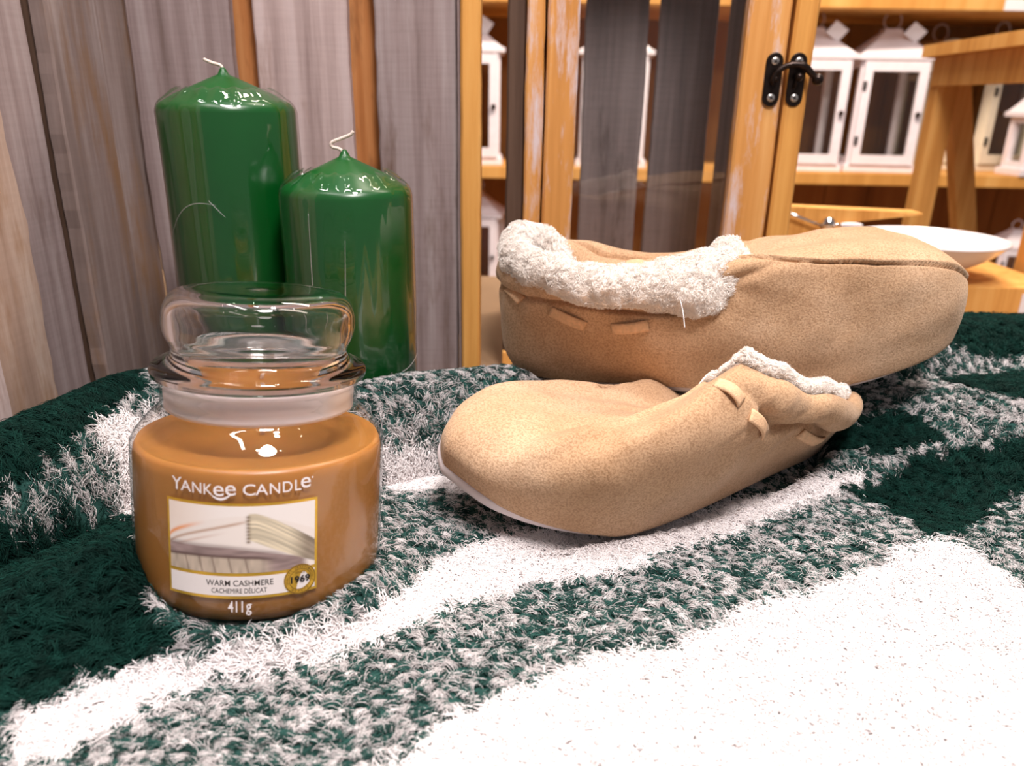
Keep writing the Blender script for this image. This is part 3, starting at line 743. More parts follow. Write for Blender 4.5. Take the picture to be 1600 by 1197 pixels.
class Slipper:
    def __init__(s, prm): s.p = prm; s.L = prm['L']; s.make()
    def outline(s, th, k=1.0, near=0.0):
        c, sn = np.cos(th), np.sin(th)
        x = s.L / 2 * np.where(c > 0, np.abs(c) ** s.p.get('toe_e', .80), -np.abs(c) ** .80)
        wd = .0335 + s.p.get('toew', .0155) * sstep(-.09, .06, x)
        y = wd * np.sign(sn) * np.abs(sn) ** s.p.get('side_e', .72)
        nk = s.p.get('near_tuck', 0) + near
        x = x - s.p.get('asym', 0) * np.maximum(y + .012, 0) * sstep(.25, .95, x / (s.L / 2))
        return x * k, y * k - nk * np.maximum(y, 0) * (1 - sstep(.80, .95, x / (s.L / 2)))
    def rim(s, th):
        p = s.p
        x = p['xc'] + p['a'] * np.sign(np.cos(th)) * np.abs(np.cos(th)) ** .85
        y = p['yc'](th) + p['b'] * np.sign(np.sin(th)) * np.abs(np.sin(th)) ** .85
        return np.stack([x, y, p['zr'](th)], -1)
    def warp(s, P):
        P = P.copy(); p = s.p
        t = np.clip((P[..., 0] - .01) / (.1325 - .01), 0, 1.2)
        P[..., 2] += p.get('spring', .01) * t ** 1.8
        fk = sstep(-.004, -.034, P[..., 1]) * sstep(-.012, -.050, P[..., 0]) * p.get('far_crush', 0)
        P[..., 2] = np.where(P[..., 2] > 0, P[..., 2] * (1 - fk), P[..., 2] - .012 * fk); P[..., 1] = P[..., 1] * (1 - .22 * fk)
        h = np.clip((-P[..., 0] - .03) / .1, 0, 1)
        P[..., 2] *= 1 - p.get('heel_squash', 0) * h
        return P
    def make(s):
        p = s.p; nth, nt = 480, 100
        th = np.linspace(0, 2 * PI, nth, endpoint=False); t = np.linspace(0, 1, nt)
        ox, oy = s.outline(th, p.get('tuck', 1.0)); O = np.stack([ox, oy, 0 * ox + .0015], -1)
        R = s.rim(th); n = np.stack([np.cos(th), np.sin(th), 0 * th], -1); z = np.array([0, 0, 1.])
        wt = sstep(p.get('wt0', .05), .95, np.cos(th))[:, None]
        far = p['far'](th)[:, None]
        zr = R[:, 2:3]
        P1 = O + n * (p.get('side_b', .0085) * (1 - wt) * (1 - p.get('heel_in', 0) * sstep(.3, -.7, np.cos(th)))[:, None] + p.get('toe_b', .010) * wt) + z * (zr * .58 * (1 - wt) * (1 - far) + far * (1 - wt) * .068 + p['toe_h'] * wt)
        P2 = R + n * (.011 * (1 - wt) * (1 - far) + .030 * far * (1 - wt) + p['vamp_l'] * wt * np.abs(np.cos(th))[:, None]) + z * (p.get('side_dz', -.004) * (1 - wt) * (1 - far) + .037 * far * (1 - wt) + p['vamp_dz'] * wt)
        T = t[None, :, None]
        G = (1 - T) ** 3 * O[:, None] + 3 * (1 - T) ** 2 * T * P1[:, None] + 3 * (1 - T) * T ** 2 * P2[:, None] + T ** 3 * R[:, None]
        def normals(G):
            du = np.roll(G, -1, 0) - np.roll(G, 1, 0); dv = np.gradient(G, axis=1)
            N = np.cross(du, dv); return N / (np.linalg.norm(N, axis=-1)[..., None] + 1e-12)
        N = normals(G)
        if (N[:, 10, 2].mean()) < -2: N = -N
        # make sure they point outwards
        if (N[nth // 4, nt // 3, 1]) < 0: N = -N
        TH = th[:, None]; TT = t[None, :]
        w1 = 1 - wt                                            # (nth,1)
        w_c = np.clip(1 - sstep(.30, .90, np.cos(th)), 0, 1)[:, None]
        cr = p['crease'](th)[:, None]
        D = p.get('bulge', .004) * w_c * np.sin(PI * np.clip((TT - cr) / (1.001 - cr), 0, 1)) ** .8
        D = D - p.get('crease_d', .0032) * w_c * np.exp(-((TT - cr) / .030) ** 2)
        g = np.random.default_rng(p['seed'])
        pk = np.sin(TH * 17 + 2.2 * np.sin(TH * 3 + 1)) * .6 + np.sin(TH * 31 + 1.7) * .4
        D = D + .0010 * w_c * pk * np.exp(-((TT - cr) / .16) ** 2)
        D = D + .0024 * (vn3(G * 24 + p['seed']) - .5) * 2 * sstep(0, .15, TT) * sstep(1, .93, TT) + .0010 * (vn3(G * 70 + 7 + p['seed']) - .5) * 2 * sstep(0, .12, TT)
        if 'seam' in p:
            dd = (np.abs(angdiff(TH, 0)) - np.radians(np.interp(TT, *p['seam']))) * .10
            on = sstep(.12, .2, TT)
            D = D + on * (.0028 * sstep(0, -.002, dd) * np.exp(np.minimum(dd, 0) / .014) - .0034 * np.exp(-(dd / .0015) ** 2) + .0010 * np.exp(-np.maximum(dd, 0) / .008) * (dd > 0))
        for (tc_, ta, wa, wb, dep, sl) in p.get('folds', []):
            D = D + dep * np.exp(-((angdiff(TH, tc_) - sl * (TT - ta)) / wa) ** 2 - ((TT - ta) / wb) ** 2)
        G = G + N * D[..., None]
        s.G = s.warp(G); s.N = normals(s.G)
        if (s.N[nth // 4, nt // 3, 1]) < 0: s.N = -s.N
        s.th, s.t = th, t
    def at(s, th, t, lift=0):
        nth, nt = len(s.th), len(s.t)
        a = (th / (2 * PI) * nth) % nth; b = t * (nt - 1)
        i = int(a) % nth; i2 = (i + 1) % nth; fa = a - int(a); j = min(int(b), nt - 2); fb = b - j
        f = lambda A: (A[i, j] * (1 - fa) + A[i2, j] * fa) * (1 - fb) + (A[i, j + 1] * (1 - fa) + A[i2, j + 1] * fa) * fb
        return f(s.G) + f(s.N) * lift
    def build(s, root, fleece_seed):
        p = s.p; nth, nt = len(s.th), len(s.t)
        V = s.G.reshape(-1, 3)
        Fc = [(i * nt + j, ((i + 1) % nth) * nt + j, ((i + 1) % nth) * nt + j + 1, i * nt + j + 1) for i in range(nth) for j in range(nt - 1)]
        o = mesh_obj('upper', V, Fc, M_suede, root)
        md = o.modifiers.new('cloth_thickness', 'SOLIDIFY'); md.thickness = .0016; md.offset = -1
        # rubber sole
        k = p.get('sole_k', 1.008); ox, oy = s.outline(s.th, k, p.get('sole_near', 0))
        rings = [np.stack([ox * a, oy * a, 0 * ox + zz], -1) for a, zz in ((.965, -.0040), (1.0, -.0032), (1.004, -.001), (1.0, .0022), (.97, .0030))]
        rings = [s.warp(r) for r in rings]
        V = []; Fc = []
        for r in rings: V += list(r)
        for q in range(len(rings) - 1):
            for i in range(nth): Fc.append((q * nth + i, q * nth + (i + 1) % nth, (q + 1) * nth + (i + 1) % nth, (q + 1) * nth + i))
        c0 = len(V); bt = rings[0]
        # quads across the width keep the bent sole smooth
        for i in range(nth // 2 - 1):
            Fc.append((i + 1 if False else (i) % nth, (nth - i) % nth, (nth - i - 1) % nth, (i + 1) % nth))
            a = (len(rings) - 1) * nth; Fc.append((a + (i) % nth, a + (i + 1) % nth, a + (nth - i - 1) % nth, a + (nth - i) % nth))
        mesh_obj('sole', V, Fc, M_sole, root)
        # lining down to the foot bed
        R = s.rim(s.th); n = np.stack([np.cos(s.th), np.sin(s.th), 0 * s.th], -1); z = np.array([0, 0, 1.])
        ix, iy = s.outline(s.th, .80); B = np.stack([ix, iy, 0 * ix + .008], -1)
        tl = np.linspace(0, 1, 14)[None, :, None]
        A1 = R - n * .006 - z * .012; A2 = B * np.array([.98, .98, 1]) + z * .02
        Li = (1 - tl) ** 3 * R[:, None] + 3 * (1 - tl) ** 2 * tl * A1[:, None] + 3 * (1 - tl) * tl ** 2 * A2[:, None] + tl ** 3 * B[:, None]
        Li = s.warp(Li); m = Li.shape[1]; V = list(Li.reshape(-1, 3))
        Fc = [(i * m + j, i * m + j + 1, ((i + 1) % nth) * m + j + 1, ((i + 1) % nth) * m + j) for i in range(nth) for j in range(m - 1)]
        for i in range(nth // 2 - 1): Fc.append((i * m + m - 1, (i + 1) * m + m - 1, ((nth - i - 1) % nth) * m + m - 1, ((nth - i) % nth) * m + m - 1))
        mesh_obj('lining', V, Fc, M_lining, root)
        # fleece cuff
        ncu, ns = 260, 26
        tc = np.linspace(0, 2 * PI, ncu, endpoint=False); Rc = s.rim(tc)
        dR = np.roll(Rc, -1, 0) - np.roll(Rc, 1, 0); dR[:, 2] = 0; tg = dR / np.linalg.norm(dR, axis=1)[:, None]
        no = np.c_[tg[:, 1], -tg[:, 0], 0 * tc]
        co, cz, ra, rb, tilt = [np.broadcast_to(f(tc), tc.shape) for f in p['cuff']]
        Cc = Rc + no * co[:, None] + z * cz[:, None]
        a = np.linspace(0, 2 * PI, ns, endpoint=False)
        ex = np.cos(a)[None, :] * ra[:, None]; ez = np.sin(a)[None, :] * rb[:, None]
        ct, st = np.cos(tilt)[:, None], np.sin(tilt)[:, None]
        px, pz = ex * ct + ez * st, -ex * st + ez * ct
        S = Cc[:, None] + no[:, None] * px[..., None] + z * pz[..., None]
        cn = S - Cc[:, None]; cn /= np.linalg.norm(cn, axis=-1)[..., None]
        lump = (vn3(S * 120 + fleece_seed) - .5) * .0032 + (vn3(S * 260 + 3) - .5) * .0022
        S = S + cn * (lump * np.minimum(1, ra[:, None] / .008))[..., None]
        S = s.warp(S)
        V = list(S.reshape(-1, 3)); Fc = [(i * ns + j, ((i + 1) % ncu) * ns + j, ((i + 1) % ncu) * ns + (j + 1) % ns, i * ns + (j + 1) % ns) for i in range(ncu) for j in range(ns)]
        cuff = mesh_obj('fleece_cuff', V, Fc, M_lining, root)
        g = np.random.default_rng(fleece_seed); nf = p.get('nfib', 26000) * 2
        iu = g.random(nf) * ncu; iv = g.random(nf) * ns; i0 = iu.astype(int); j0 = iv.astype(int); fu = (iu - i0)[:, None]; fv = (iv - j0)[:, None]
        i1 = (i0 + 1) % ncu; j1 = (j0 + 1) % ns
        bl = lambda A: (A[i0, j0] * (1 - fu) + A[i1, j0] * fu) * (1 - fv) + (A[i0, j1] * (1 - fu) + A[i1, j1] * fu) * fv
        B0 = bl(S); Nn = bl(cn); Nn /= np.linalg.norm(Nn, axis=1)[:, None]
        cl = (vn3(B0 * 420) - .5)[:, None]                      # curls share a turn with their neighbours
        t1 = np.cross(Nn, np.array([.3, .5, .8])); t1 /= np.linalg.norm(t1, axis=1)[:, None]; t2 = np.cross(Nn, t1)
        ph = (vn3(B0 * 200 + 31) * 12 + g.normal(size=nf) * .5)[:, None]; ln = g.uniform(.0018, .0036, nf)[:, None] * p.get('fib_l', 1) * np.minimum(1, ra[i0] / .0034)[:, None]
        K = 6; P = np.zeros((nf, K, 3))
        for k in range(K):
            q = k / (K - 1); rad = .0011 * q ** .6
            P[:, k] = B0 - Nn * .0006 + Nn * ln * (1.15 * q - .35 * q * q) + (t1 * np.cos(ph + 4.2 * q) + t2 * np.sin(ph + 4.2 * q)) * rad
        Rr = np.outer(np.ones(nf), [.00012, .00013, .00013, .00012, .00009, .00004])
        cols = np.array(lin(252, 244, 236)[:3]) * g.uniform(.9, 1.0, (nf, 1))
        fibres('fleece_fibres', P, Rr, cols, M_fibre, cuff)
        # suede lace showing between its slots
        for (a0, a1, t0, t1_, lw) in p['laces']:
            # the strip bridges between its two slots: a bow through points of the suede
            m = 14; w = 5; V = []; Fc = []
            gs = (0, .2, .35, .5, .65, .8, 1); C_ = [s.at(a0 + (a1 - a0) * g_, t0 + (t1_ - t0) * g_) for g_ in gs]
            nn = s.at(a0 + (a1 - a0) * .5, (t0 + t1_) / 2, 1.0) - C_[3]; nn /= np.linalg.norm(nn)
            ax = C_[-1] - C_[0]; wv = np.cross(nn, ax); wv /= np.linalg.norm(wv)
            hi = max([0] + [float(np.dot(c_ - (C_[0] * (1 - g_) + C_[-1] * g_), nn)) / (4 * g_ * (1 - g_)) for c_, g_ in zip(C_[1:-1], gs[1:-1])])
            hi = min(hi, .0025)
            for i in range(m + 1):
                f = i / m
                for j in range(w + 1):
                    q = 2 * j / w - 1
                    V.append(C_[0] * (1 - f) + C_[-1] * f + nn * ((hi + .0012) * 4 * f * (1 - f) + .0012 - .0004 * q * q) + wv * q * lw / 2)
            for i in range(m):
                for j in range(w): Fc.append((i * (w + 1) + j, (i + 1) * (w + 1) + j, (i + 1) * (w + 1) + j + 1, i * (w + 1) + j + 1))
            lo = mesh_obj('lace', V, Fc, M_lace, root); md = lo.modifiers.new('lace_thickness', 'SOLIDIFY'); md.thickness = .0012; md.offset = -1
        return root

def mix(th, items):
    """smooth periodic interpolation of values given at angles (degrees)"""
    A = np.radians([i[0] for i in items]); B = np.array([i[1] for i in items], float)
    o = np.argsort(A); A, B = A[o], B[o]
    AA = np.r_[A - 2 * PI, A, A + 2 * PI]; BB = np.r_[B, B, B]
    t = np.mod(th, 2 * PI); i = np.clip(np.searchsorted(AA, t, 'right') - 1, 0, len(AA) - 2)
    f = (t - AA[i]) / (AA[i + 1] - AA[i]); f = f * f * (3 - 2 * f)
    return BB[i] * (1 - f) + BB[i + 1] * f

def build_slippers():
    # the one behind: toe to the right, near side is local -Y (270 degrees)
    up = Slipper(dict(seed=4, L=.282, xc=-.071, a=.061, b=.028, yc=lambda t: mix(t, [(0, -.008), (45, -.016), (90, -.027), (135, .007), (180, .0), (270, -.006)]),
        zr=lambda t: mix(t, [(0, .062), (50, .055), (90, .047), (135, .071), (180, .075), (225, .073), (270, .066), (315, .069), (340, .068)]),
        far=lambda t: mix(t, [(15, 0), (60, .8), (100, 1), (140, .5), (175, 0), (270, 0)]),
        toe_h=.062, toe_b=.014, vamp_l=.075, vamp_dz=.040, spring=.022, toew=.0175, nfib=34000, tuck=.955, sole_k=.86, side_b=.014, toe_e=.72,
        crease=lambda t: mix(t, [(0, .80), (90, .75), (180, .60), (225, .60), (270, .62), (300, .72)]), bulge=.0055, crease_d=.004,
        seam=([.13, .20, .31, .41, .51, .63, .77, .9], [0, 9, 20, 27, 35, 39, 40, 42]),
        cuff=(lambda t: mix(t, [(0, .006), (90, .002), (180, -.002), (270, .008), (320, .012)]),
              lambda t: mix(t, [(0, .006), (90, .002), (180, .006), (230, .004), (270, .003), (315, -.001), (345, .004)]),
              lambda t: mix(t, [(0, .012), (90, .008), (135, .0075), (180, .009), (270, .0095), (320, .012), (345, .014)]),
              lambda t: mix(t, [(0, .010), (90, .009), (180, .014), (225, .010), (270, .011), (315, .017), (340, .018)]),
              lambda t: mix(t, [(0, .2), (90, .2), (180, -.3), (270, -.35), (315, -.45)])),
        laces=[(math.radians(a), math.radians(b), c, d, .0068) for a, b, c, d in ((201, 216, .62, .55), (231, 242, .51, .40), (251, 264, .42, .50), (78, 88, .87, .85))]))
    r = empty('slipper', (.1355, .4715, .0572), 'tan suede slipper at the back, toe right, thick white fleece cuff folded out', 'slipper', 'pair of tan slippers', rot=(math.radians(7), math.radians(-3.6), math.radians(-4)))
    up.build(r, 21)
    # the one in front: toe to the left, near side is local +Y (90 degrees)
    lo = Slipper(dict(seed=9, L=.254, heel_in=.9, far_crush=.6, wt0=-.25, xc=-.059, a=.058, b=.029, yc=lambda t: mix(t, [(0, .0), (90, .004), (180, 0), (270, 0)]),
        zr=lambda t: mix(t, [(340, .028), (0, .036), (14, .064), (34, .084), (62, .079), (90, .067), (130, .050), (180, .036), (270, .020), (325, .022)]),
        far=lambda t: 0 * t,
        toe_h=.042, vamp_l=.080, vamp_dz=-.006, near_tuck=.07, sole_near=.10, asym=.58, side_e=.62, spring=.010, toew=.0185, nfib=14000, fib_l=.8, toe_e=.5,
        crease=lambda t: mix(t, [(0, .9), (45, .88), (75, .72), (100, .58), (120, .48), (180, .5), (270, .6)]), bulge=.0050, crease_d=.0045,
        cuff=(lambda t: mix(t, [(0, -.004), (90, -.005), (180, -.004), (270, -.003)]), lambda t: 0 * t + .0010, lambda t: mix(t, [(0, .0030), (60, .0034), (180, .0034), (230, .002), (325, .0012)]), lambda t: mix(t, [(0, .0034), (60, .0040), (180, .0040), (230, .002), (325, .0012)]), lambda t: 0 * t),
        laces=[(math.radians(a), math.radians(b), c, d, .0068) for a, b, c, d in ((31, 46, .88, .82), (54, 80, .77, .63), (101, 124, .50, .36))]))
    yaw = math.radians(180 + 27)
    c = Vector((.0825, .4000, .0222))
    r2 = empty('slipper', c, 'tan suede slipper in front, toe pointing left with white sole edge showing', 'slipper', 'pair of tan slippers', rot=(math.radians(-21), math.radians(-1.5), yaw))
    lo.build(r2, 33)
    return r, r2

# ------------------------------------------------------------------ display table, crate, cabinet
ZT = -.012                                                   # table top
def build_table():
    t = empty('display_table', (.15, .55, -.78), 'display table under the blanket, crate and cabinet', 'table')
    box('tabletop', (-.215, -.03, .78 + ZT - .0125), (1.37, 1.02, .025), M_table, t, .003)
    for sx in (-.82, .43):
        for sy in (-.48, .42): box('leg', (sx, sy, .371), (.05, .05, .742), M_table, t, .003)

def build_crate():
    c = empty('wooden_crate', (-.16, .60, ZT), 'whitewashed slatted wooden crate standing open behind the two green candles', 'crate')
    ox, oy, oz = .16, -.60, -ZT
    H_ = .46
    def bd(name, x0, x1, y0, y1, mat, seed, rough=.0014, ry=0, h=H_):
        return plank(name, ((x0 + x1) / 2 + ox, (y0 + y1) / 2 + oy, h / 2 ), (x1 - x0, y1 - y0, h), mat, c, seed, rough, rot=(0, 0, ry))
    # left side, boards running back from the viewer
    def side(y0, y1, xf, mat, seed, ry=0.0, rough=.0014, th=.011, h=H_):
        o = plank('side_plank', (xf - th / 2 + ox, (y0 + y1) / 2 + oy, h / 2), (y1 - y0, th, h), mat, c, seed, rough, rot=(0, 0, PI / 2 + ry)); return o
    side(.300, .392, -.276, M_whitewash, 1)
    side(.384, .447, -.283, M_warmwash, 2, rough=.005)
    side(.444, .496, -.2905, M_greywash, 3)
    side(.507, .573, -.285, M_leftwash, 4, ry=.03)
    side(.578, .622, -.289, M_leftwash, 5, ry=-.05)
    box('gap_shade', (-.2995 + ox, .50 + oy, H_ / 2), (.008, .26, H_), M_brownwood, c)  # dark sheet added behind the side boards, standing for shade in their gaps
    # back boards
    bd('back_plank', -.2850, -.2093, .610, .622, M_greywash, 6)
    bd('back_plank', -.1923, -.1243, .610, .622, M_whitewash, 7)
    bd('back_plank', -.1051, -.0442, .610, .622, M_greywash, 8)
    bd('back_batten', -.2140, -.1850, .6235, .636, M_pine_gap, 9)
    bd('back_batten', -.1300, -.1010, .6235, .636, M_pine_gap, 10)
    bd('corner_post', -.0418, -.0272, .600, .630, M_pine, 11, .0006)
    bd('corner_strip', -.0442, -.0419, .604, .622, M_greywash, 12, .0004)
    return c

def build_cabinet():
    c = empty('glass_door_cabinet', (.11, .74, ZT), 'pine cabinet with a latched glass door and slatted grey back, behind the slippers', 'cabinet')
    ox, oy, oz = -.11, -.74, -ZT
    H_ = .50
    def bd(name, x0, x1, y0, y1, mat, seed, rough=.0006, z0=0.0, h=H_, par=None):
        p0 = par or c
        q = plank(name, ((x0 + x1) / 2 + ox, (y0 + y1) / 2 + oy, z0 + h / 2), (x1 - x0, y1 - y0, h), mat, p0, seed, rough); return q
    bd('side_plank', -.0085, .0062, .646, .70, M_brownwood, 20, z0=.018)
    bd('side_plank', -.0055, .0052, .705, .85, M_brownwood, 21, z0=.018)
    bd('front_post', .0066, .0199, .640, .665, M_pine_worn, 22, .0008, z0=.018)
    bd('front_post', .2087, .2267, .640, .665, M_pine, 23, z0=.018)
    # dark strips added behind the door slits, standing for the shade in them
    bd('slit_shade', .0190, .0228, .664, .672, M_brownwood, 24, z0=.018); bd('slit_shade', .2050, .2100, .664, .672, M_brownwood, 25, z0=.018)
    # back and right side boards
    bd('back_plank', .0690, .1312, .850, .860, M_purplegrey, 26, .0012, z0=.018)
    bd('back_plank', .1413, .2000, .850, .860, M_purplegrey, 27, .0012, z0=.018)
    for i, (y0, y1, x) in enumerate(((.672, .715, .214), (.721, .778, .214), (.784, .846, .214))):
        plank('side_plank', (x + ox, (y0 + y1) / 2 + oy, .018 + H_ / 2), (y1 - y0, .009, H_), M_purplegrey, c, 30 + i, .0012, rot=(0, 0, PI / 2))
    box('base_board', (.109 + ox, .752 + oy, .009), (.236, .224, .018), M_pine, c, .001)
    box('top_board', (.109 + ox, .75 + oy, .018 + H_ + .008), (.26, .25, .016), M_pine, c, .001)
    # the door
    door = bpy.data.objects.new('door', None); COL.objects.link(door); door.parent = c; door.location = (.114 + ox, .645 + oy, .02); door.empty_display_size = .01
    dx, dy = -.114, -.645
    def dbd(name, x0, x1, z0, h, mat, seed):
        return plank(name, ((x0 + x1) / 2 + dx, .645 + dy + .004, z0 + h / 2), (x1 - x0, .016, h), mat, door, seed, .0006)
    dbd('stile', .0219, .0463, 0, H_ - .006, M_pine_worn, 40)
    dbd('stile', .1730, .2062, 0, H_ - .006, M_pine_worn, 41)
    box('rail', (.1096 + dx, .649 + dy, .014), (.1262, .014, .028), M_pine_worn, door, .001)
    box('rail', (.1096 + dx, .649 + dy, H_ - .02), (.1262, .014, .028), M_pine_worn, door, .001)
    box('glass', (.1096 + dx, .651 + dy, H_ / 2), (.1262, .002, H_ - .06), M_glass_thin, door)
    # swing-hook latch
    yf = .6405
    def plate(x, z, par_name):
        bm = bmesh.new(); w, h, t = .0065, .0195, .0016; pts = []
        for k in range(13): a = PI * k / 12; pts.append((w * math.cos(a), h - w + w * math.sin(a)))
        for k in range(13): a = PI + PI * k / 12; pts.append((w * math.cos(a), -(h - w) + w * math.sin(a)))
        f = bm.faces.new([bm.verts.new((p[0], 0, p[1])) for p in pts])
        r = bmesh.ops.extrude_face_region(bm, geom=[f]); bmesh.ops.translate(bm, vec=(0, -t, 0), verts=[v for v in r['geom'] if isinstance(v, bmesh.types.BMVert)])
        o = bm_obj('latch_plate', bm, M_iron, c, loc=(x + ox, yf + oy, z + oz))
        md = o.modifiers.new('soft_edge', 'BEVEL'); md.width = .0005; md.segments = 2; md.limit_method = 'ANGLE'
        for zz in (.0132, -.0132):
            s_ = lathe('screw', [(0, 0), (.0030, 0), (.0031, .0006), (.0025, .0011), (0, .0013)], M_screw, o, 24, loc=(0, -t, zz)); s_.rotation_euler = (PI / 2, .5, 0)
            for ra in (.5, .5 + PI / 2):
                pass
            bm = bmesh.new()
            add_box(bm, (0, -t - .0012, zz), (.0034, .0004, .0007), Matrix.Rotation(.6, 3, 'Y')); add_box(bm, (0, -t - .0012, zz), (.0034, .0004, .0007), Matrix.Rotation(.6 + PI / 2, 3, 'Y'))
            bm_obj('screw_slot', bm, M_iron, o)
        return o
    p1 = plate(.1970, .2320, 'l'); p2 = plate(.2152, .2322, 'r')
    def ball(name, x, z, r, d, par):
        bm = bmesh.new(); bmesh.ops.create_uvsphere(bm, u_segments=20, v_segments=12, radius=r)
        return bm_obj(name, bm, M_iron, par, True, loc=(x + ox, yf + oy - d, z + oz))
    hk = tube('latch_hook', [np.array(p) + np.array([ox, oy, oz]) for p in catmull([(.1972, yf - .0045, .2280), (.1958, yf - .0050, .2315), (.1985, yf - .0055, .2375), (.2060, yf - .0062, .2422), (.2140, yf - .0068, .2426), (.2195, yf - .0072, .2406), (.2245, yf - .0080, .2362), (.2278, yf - .0085, .2335)], 8)],
              np.interp(np.linspace(0, 1, 57), [0, .1, .4, .65, .8, 1], [.0010, .0016, .0022, .0030, .0026, .0022]), M_iron, c, 12)
    for nm, x, z, r, d in (('catch_pin', .1978, .2325, .0028, .004), ('pivot', .2156, .2342, .0031, .006), ('hook_knob', .2290, .2325, .0044, .0085)):
        o = ball(nm, x, z, r, d, c)
    tube('hook_tail', [np.array(p) + np.array([ox, oy, oz]) for p in [(.2150, yf - .004, .2330), (.2143, yf - .0035, .2295), (.2132, yf - .003, .2255)]], [.0015, .0013, .0008], M_iron, c, 10)
    return c

# ------------------------------------------------------------------ shop behind
def build_room():
    fl = box('floor', (.6, 1.2, -.79), (6.0, 4.2, .02), plain('floor_tiles', lin(150, 130, 115), .5, noise=.1, nscale=4)); tag(fl, kind='structure')
    wl = box('wall_back', (.6, 2.72, .6), (6.0, .06, 2.8), plain('shop_wall', lin(190, 160, 130), .8, noise=.05)); tag(wl, kind='structure')

def build_shelf():
    s = empty('shelf_unit', (.8, 2.3, -.78), 'pine shelf unit carrying the white lanterns at the back', 'shelf')
    for z in (.045, .468, -.33):
        o = box('shelf_board', (0, .0, z - .015 + .78), (2.9, .40, .03), M_shelfpine, s, .002)
    # panelled back: one board face with grooves
    bm = bmesh.new(); x = -1.45
    while x < 1.45:
        add_box(bm, (x + .068, .21, .78), (.134, .014, 1.5), None, .003); x += .136
    bm_obj('back_panel', bm, M_backpanel, s)
    for x in (-1.46, 1.46): box('side_board', (x, .01, .70), (.03, .42, 1.4), M_shelfpine, s, .002)
    pt = box('price_strip', (.43, -.2015, .452 + .78), (.075, .002, .026), M_tag, s)
    return s

def lantern_proto(mat, label, w=.172, h=.262, arched=False, tagged=True, group='lanterns on the middle shelf'):
    r = empty('house_lantern', (0, 0, 0), label, 'lantern', group)
    box('base_plate', (0, 0, .009), (w + .016, w + .016, .018), mat, r, .002)
    bm = bmesh.new(); p = .017
    for sx in (-1, 1):
        for sy in (-1, 1): add_box(bm, (sx * (w - p) / 2, sy * (w - p) / 2, .018 + h / 2), (p, p, h))
    for sx in (-1, 1):
        for zz in (.018 + .008, .018 + h - .008): add_box(bm, (sx * (w - p) / 2, 0, zz), (p, w - 2 * p, .016))
    for zz in (.018 + .008, .018 + h - .008): add_box(bm, (0, (w - p) / 2, zz), (w - 2 * p, p, .016))
    bm_obj('frame', bm, mat, r)
    # door at the front
    d = None
    bm = bmesh.new(); dw, dh = w - .012, h - .006
    for sx in (-1, 1): add_box(bm, (sx * (dw - .022) / 2, 0, dh / 2), (.022, .012, dh))
    for zz in (.012, dh - .012): add_box(bm, (0, 0, zz), (dw - .044, .012, .024))
    d = bm_obj('door', bm, mat, r, loc=(0, -w / 2 - .007, .020))
    box('pane', (0, 0, dh / 2), (dw - .044, .002, dh - .048), M_glass_thin, d)
    bm = bmesh.new(); bmesh.ops.create_uvsphere(bm, u_segments=10, v_segments=8, radius=.007); bm_obj('knob', bm, M_iron, d, True, loc=(dw / 2 - .011, -.012, dh / 2))
    for zz in (.06, dh - .06): box('hinge', (-dw / 2 + .006, -.007, zz), (.009, .004, .022), M_iron, d)
    for sx in (-1, 1): box('side_pane', (sx * (w / 2 - .009), 0, .018 + h / 2), (.002, w - .034, h - .032), M_glass_thin, r)
    # roof
    zt = .018 + h
    e = w / 2 + .012
    if not arched:
        bm = bmesh.new(); q = e * .22
        lv = [(e, zt), (e, zt + .010), (e * .9, zt + .014), (e * .55, zt + .042), (q, zt + .072), (q, zt + .078)]
        prev = None
        rings = [[bm.verts.new((sx * a, sy * a, zz)) for sx, sy in ((-1, -1), (1, -1), (1, 1), (-1, 1))] for a, zz in lv]
        for a, b in zip(rings[:-1], rings[1:]):
            for k in range(4): bm.faces.new((a[k], a[(k + 1) % 4], b[(k + 1) % 4], b[k]))
        bm.faces.new(rings[0][::-1]); bm.faces.new(rings[-1]); ztop = zt + .078
    else:
        bm = bmesh.new(); n = 14; ra = []
        for yy in (-e, e):
            ra.append([bm.verts.new((e * math.cos(PI * k / n), yy, zt + .004 + .085 * math.sin(PI * k / n) ** .8)) for k in range(n + 1)])
        for k in range(n): bm.faces.new((ra[0][k], ra[0][k + 1], ra[1][k + 1], ra[1][k]))
        bm.faces.new(ra[0]); bm.faces.new(ra[1][::-1]); bm.faces.new((ra[0][0], ra[1][0], ra[1][-1], ra[0][-1])); ztop = zt + .088
    bm_obj('roof', bm, mat, r)
    pts = [(.022 * math.sin(2 * PI * k / 20), 0, ztop + .020 - .022 * math.cos(2 * PI * k / 20)) for k in range(21)]
    tube('ring_handle', pts, .0018, M_white, r, 6)
    if tagged:
        t = box('price_tag', (e * .42, -e * .62, zt + .066), (.042, .002, .036), M_tag, r, 0, rot=(.5, .55, .2))
    return r

def copy_tree(o, parent=None):
    c = o.copy(); COL.objects.link(c); c.parent = parent
    for ch in list(o.children): copy_tree(ch, c)
    return c

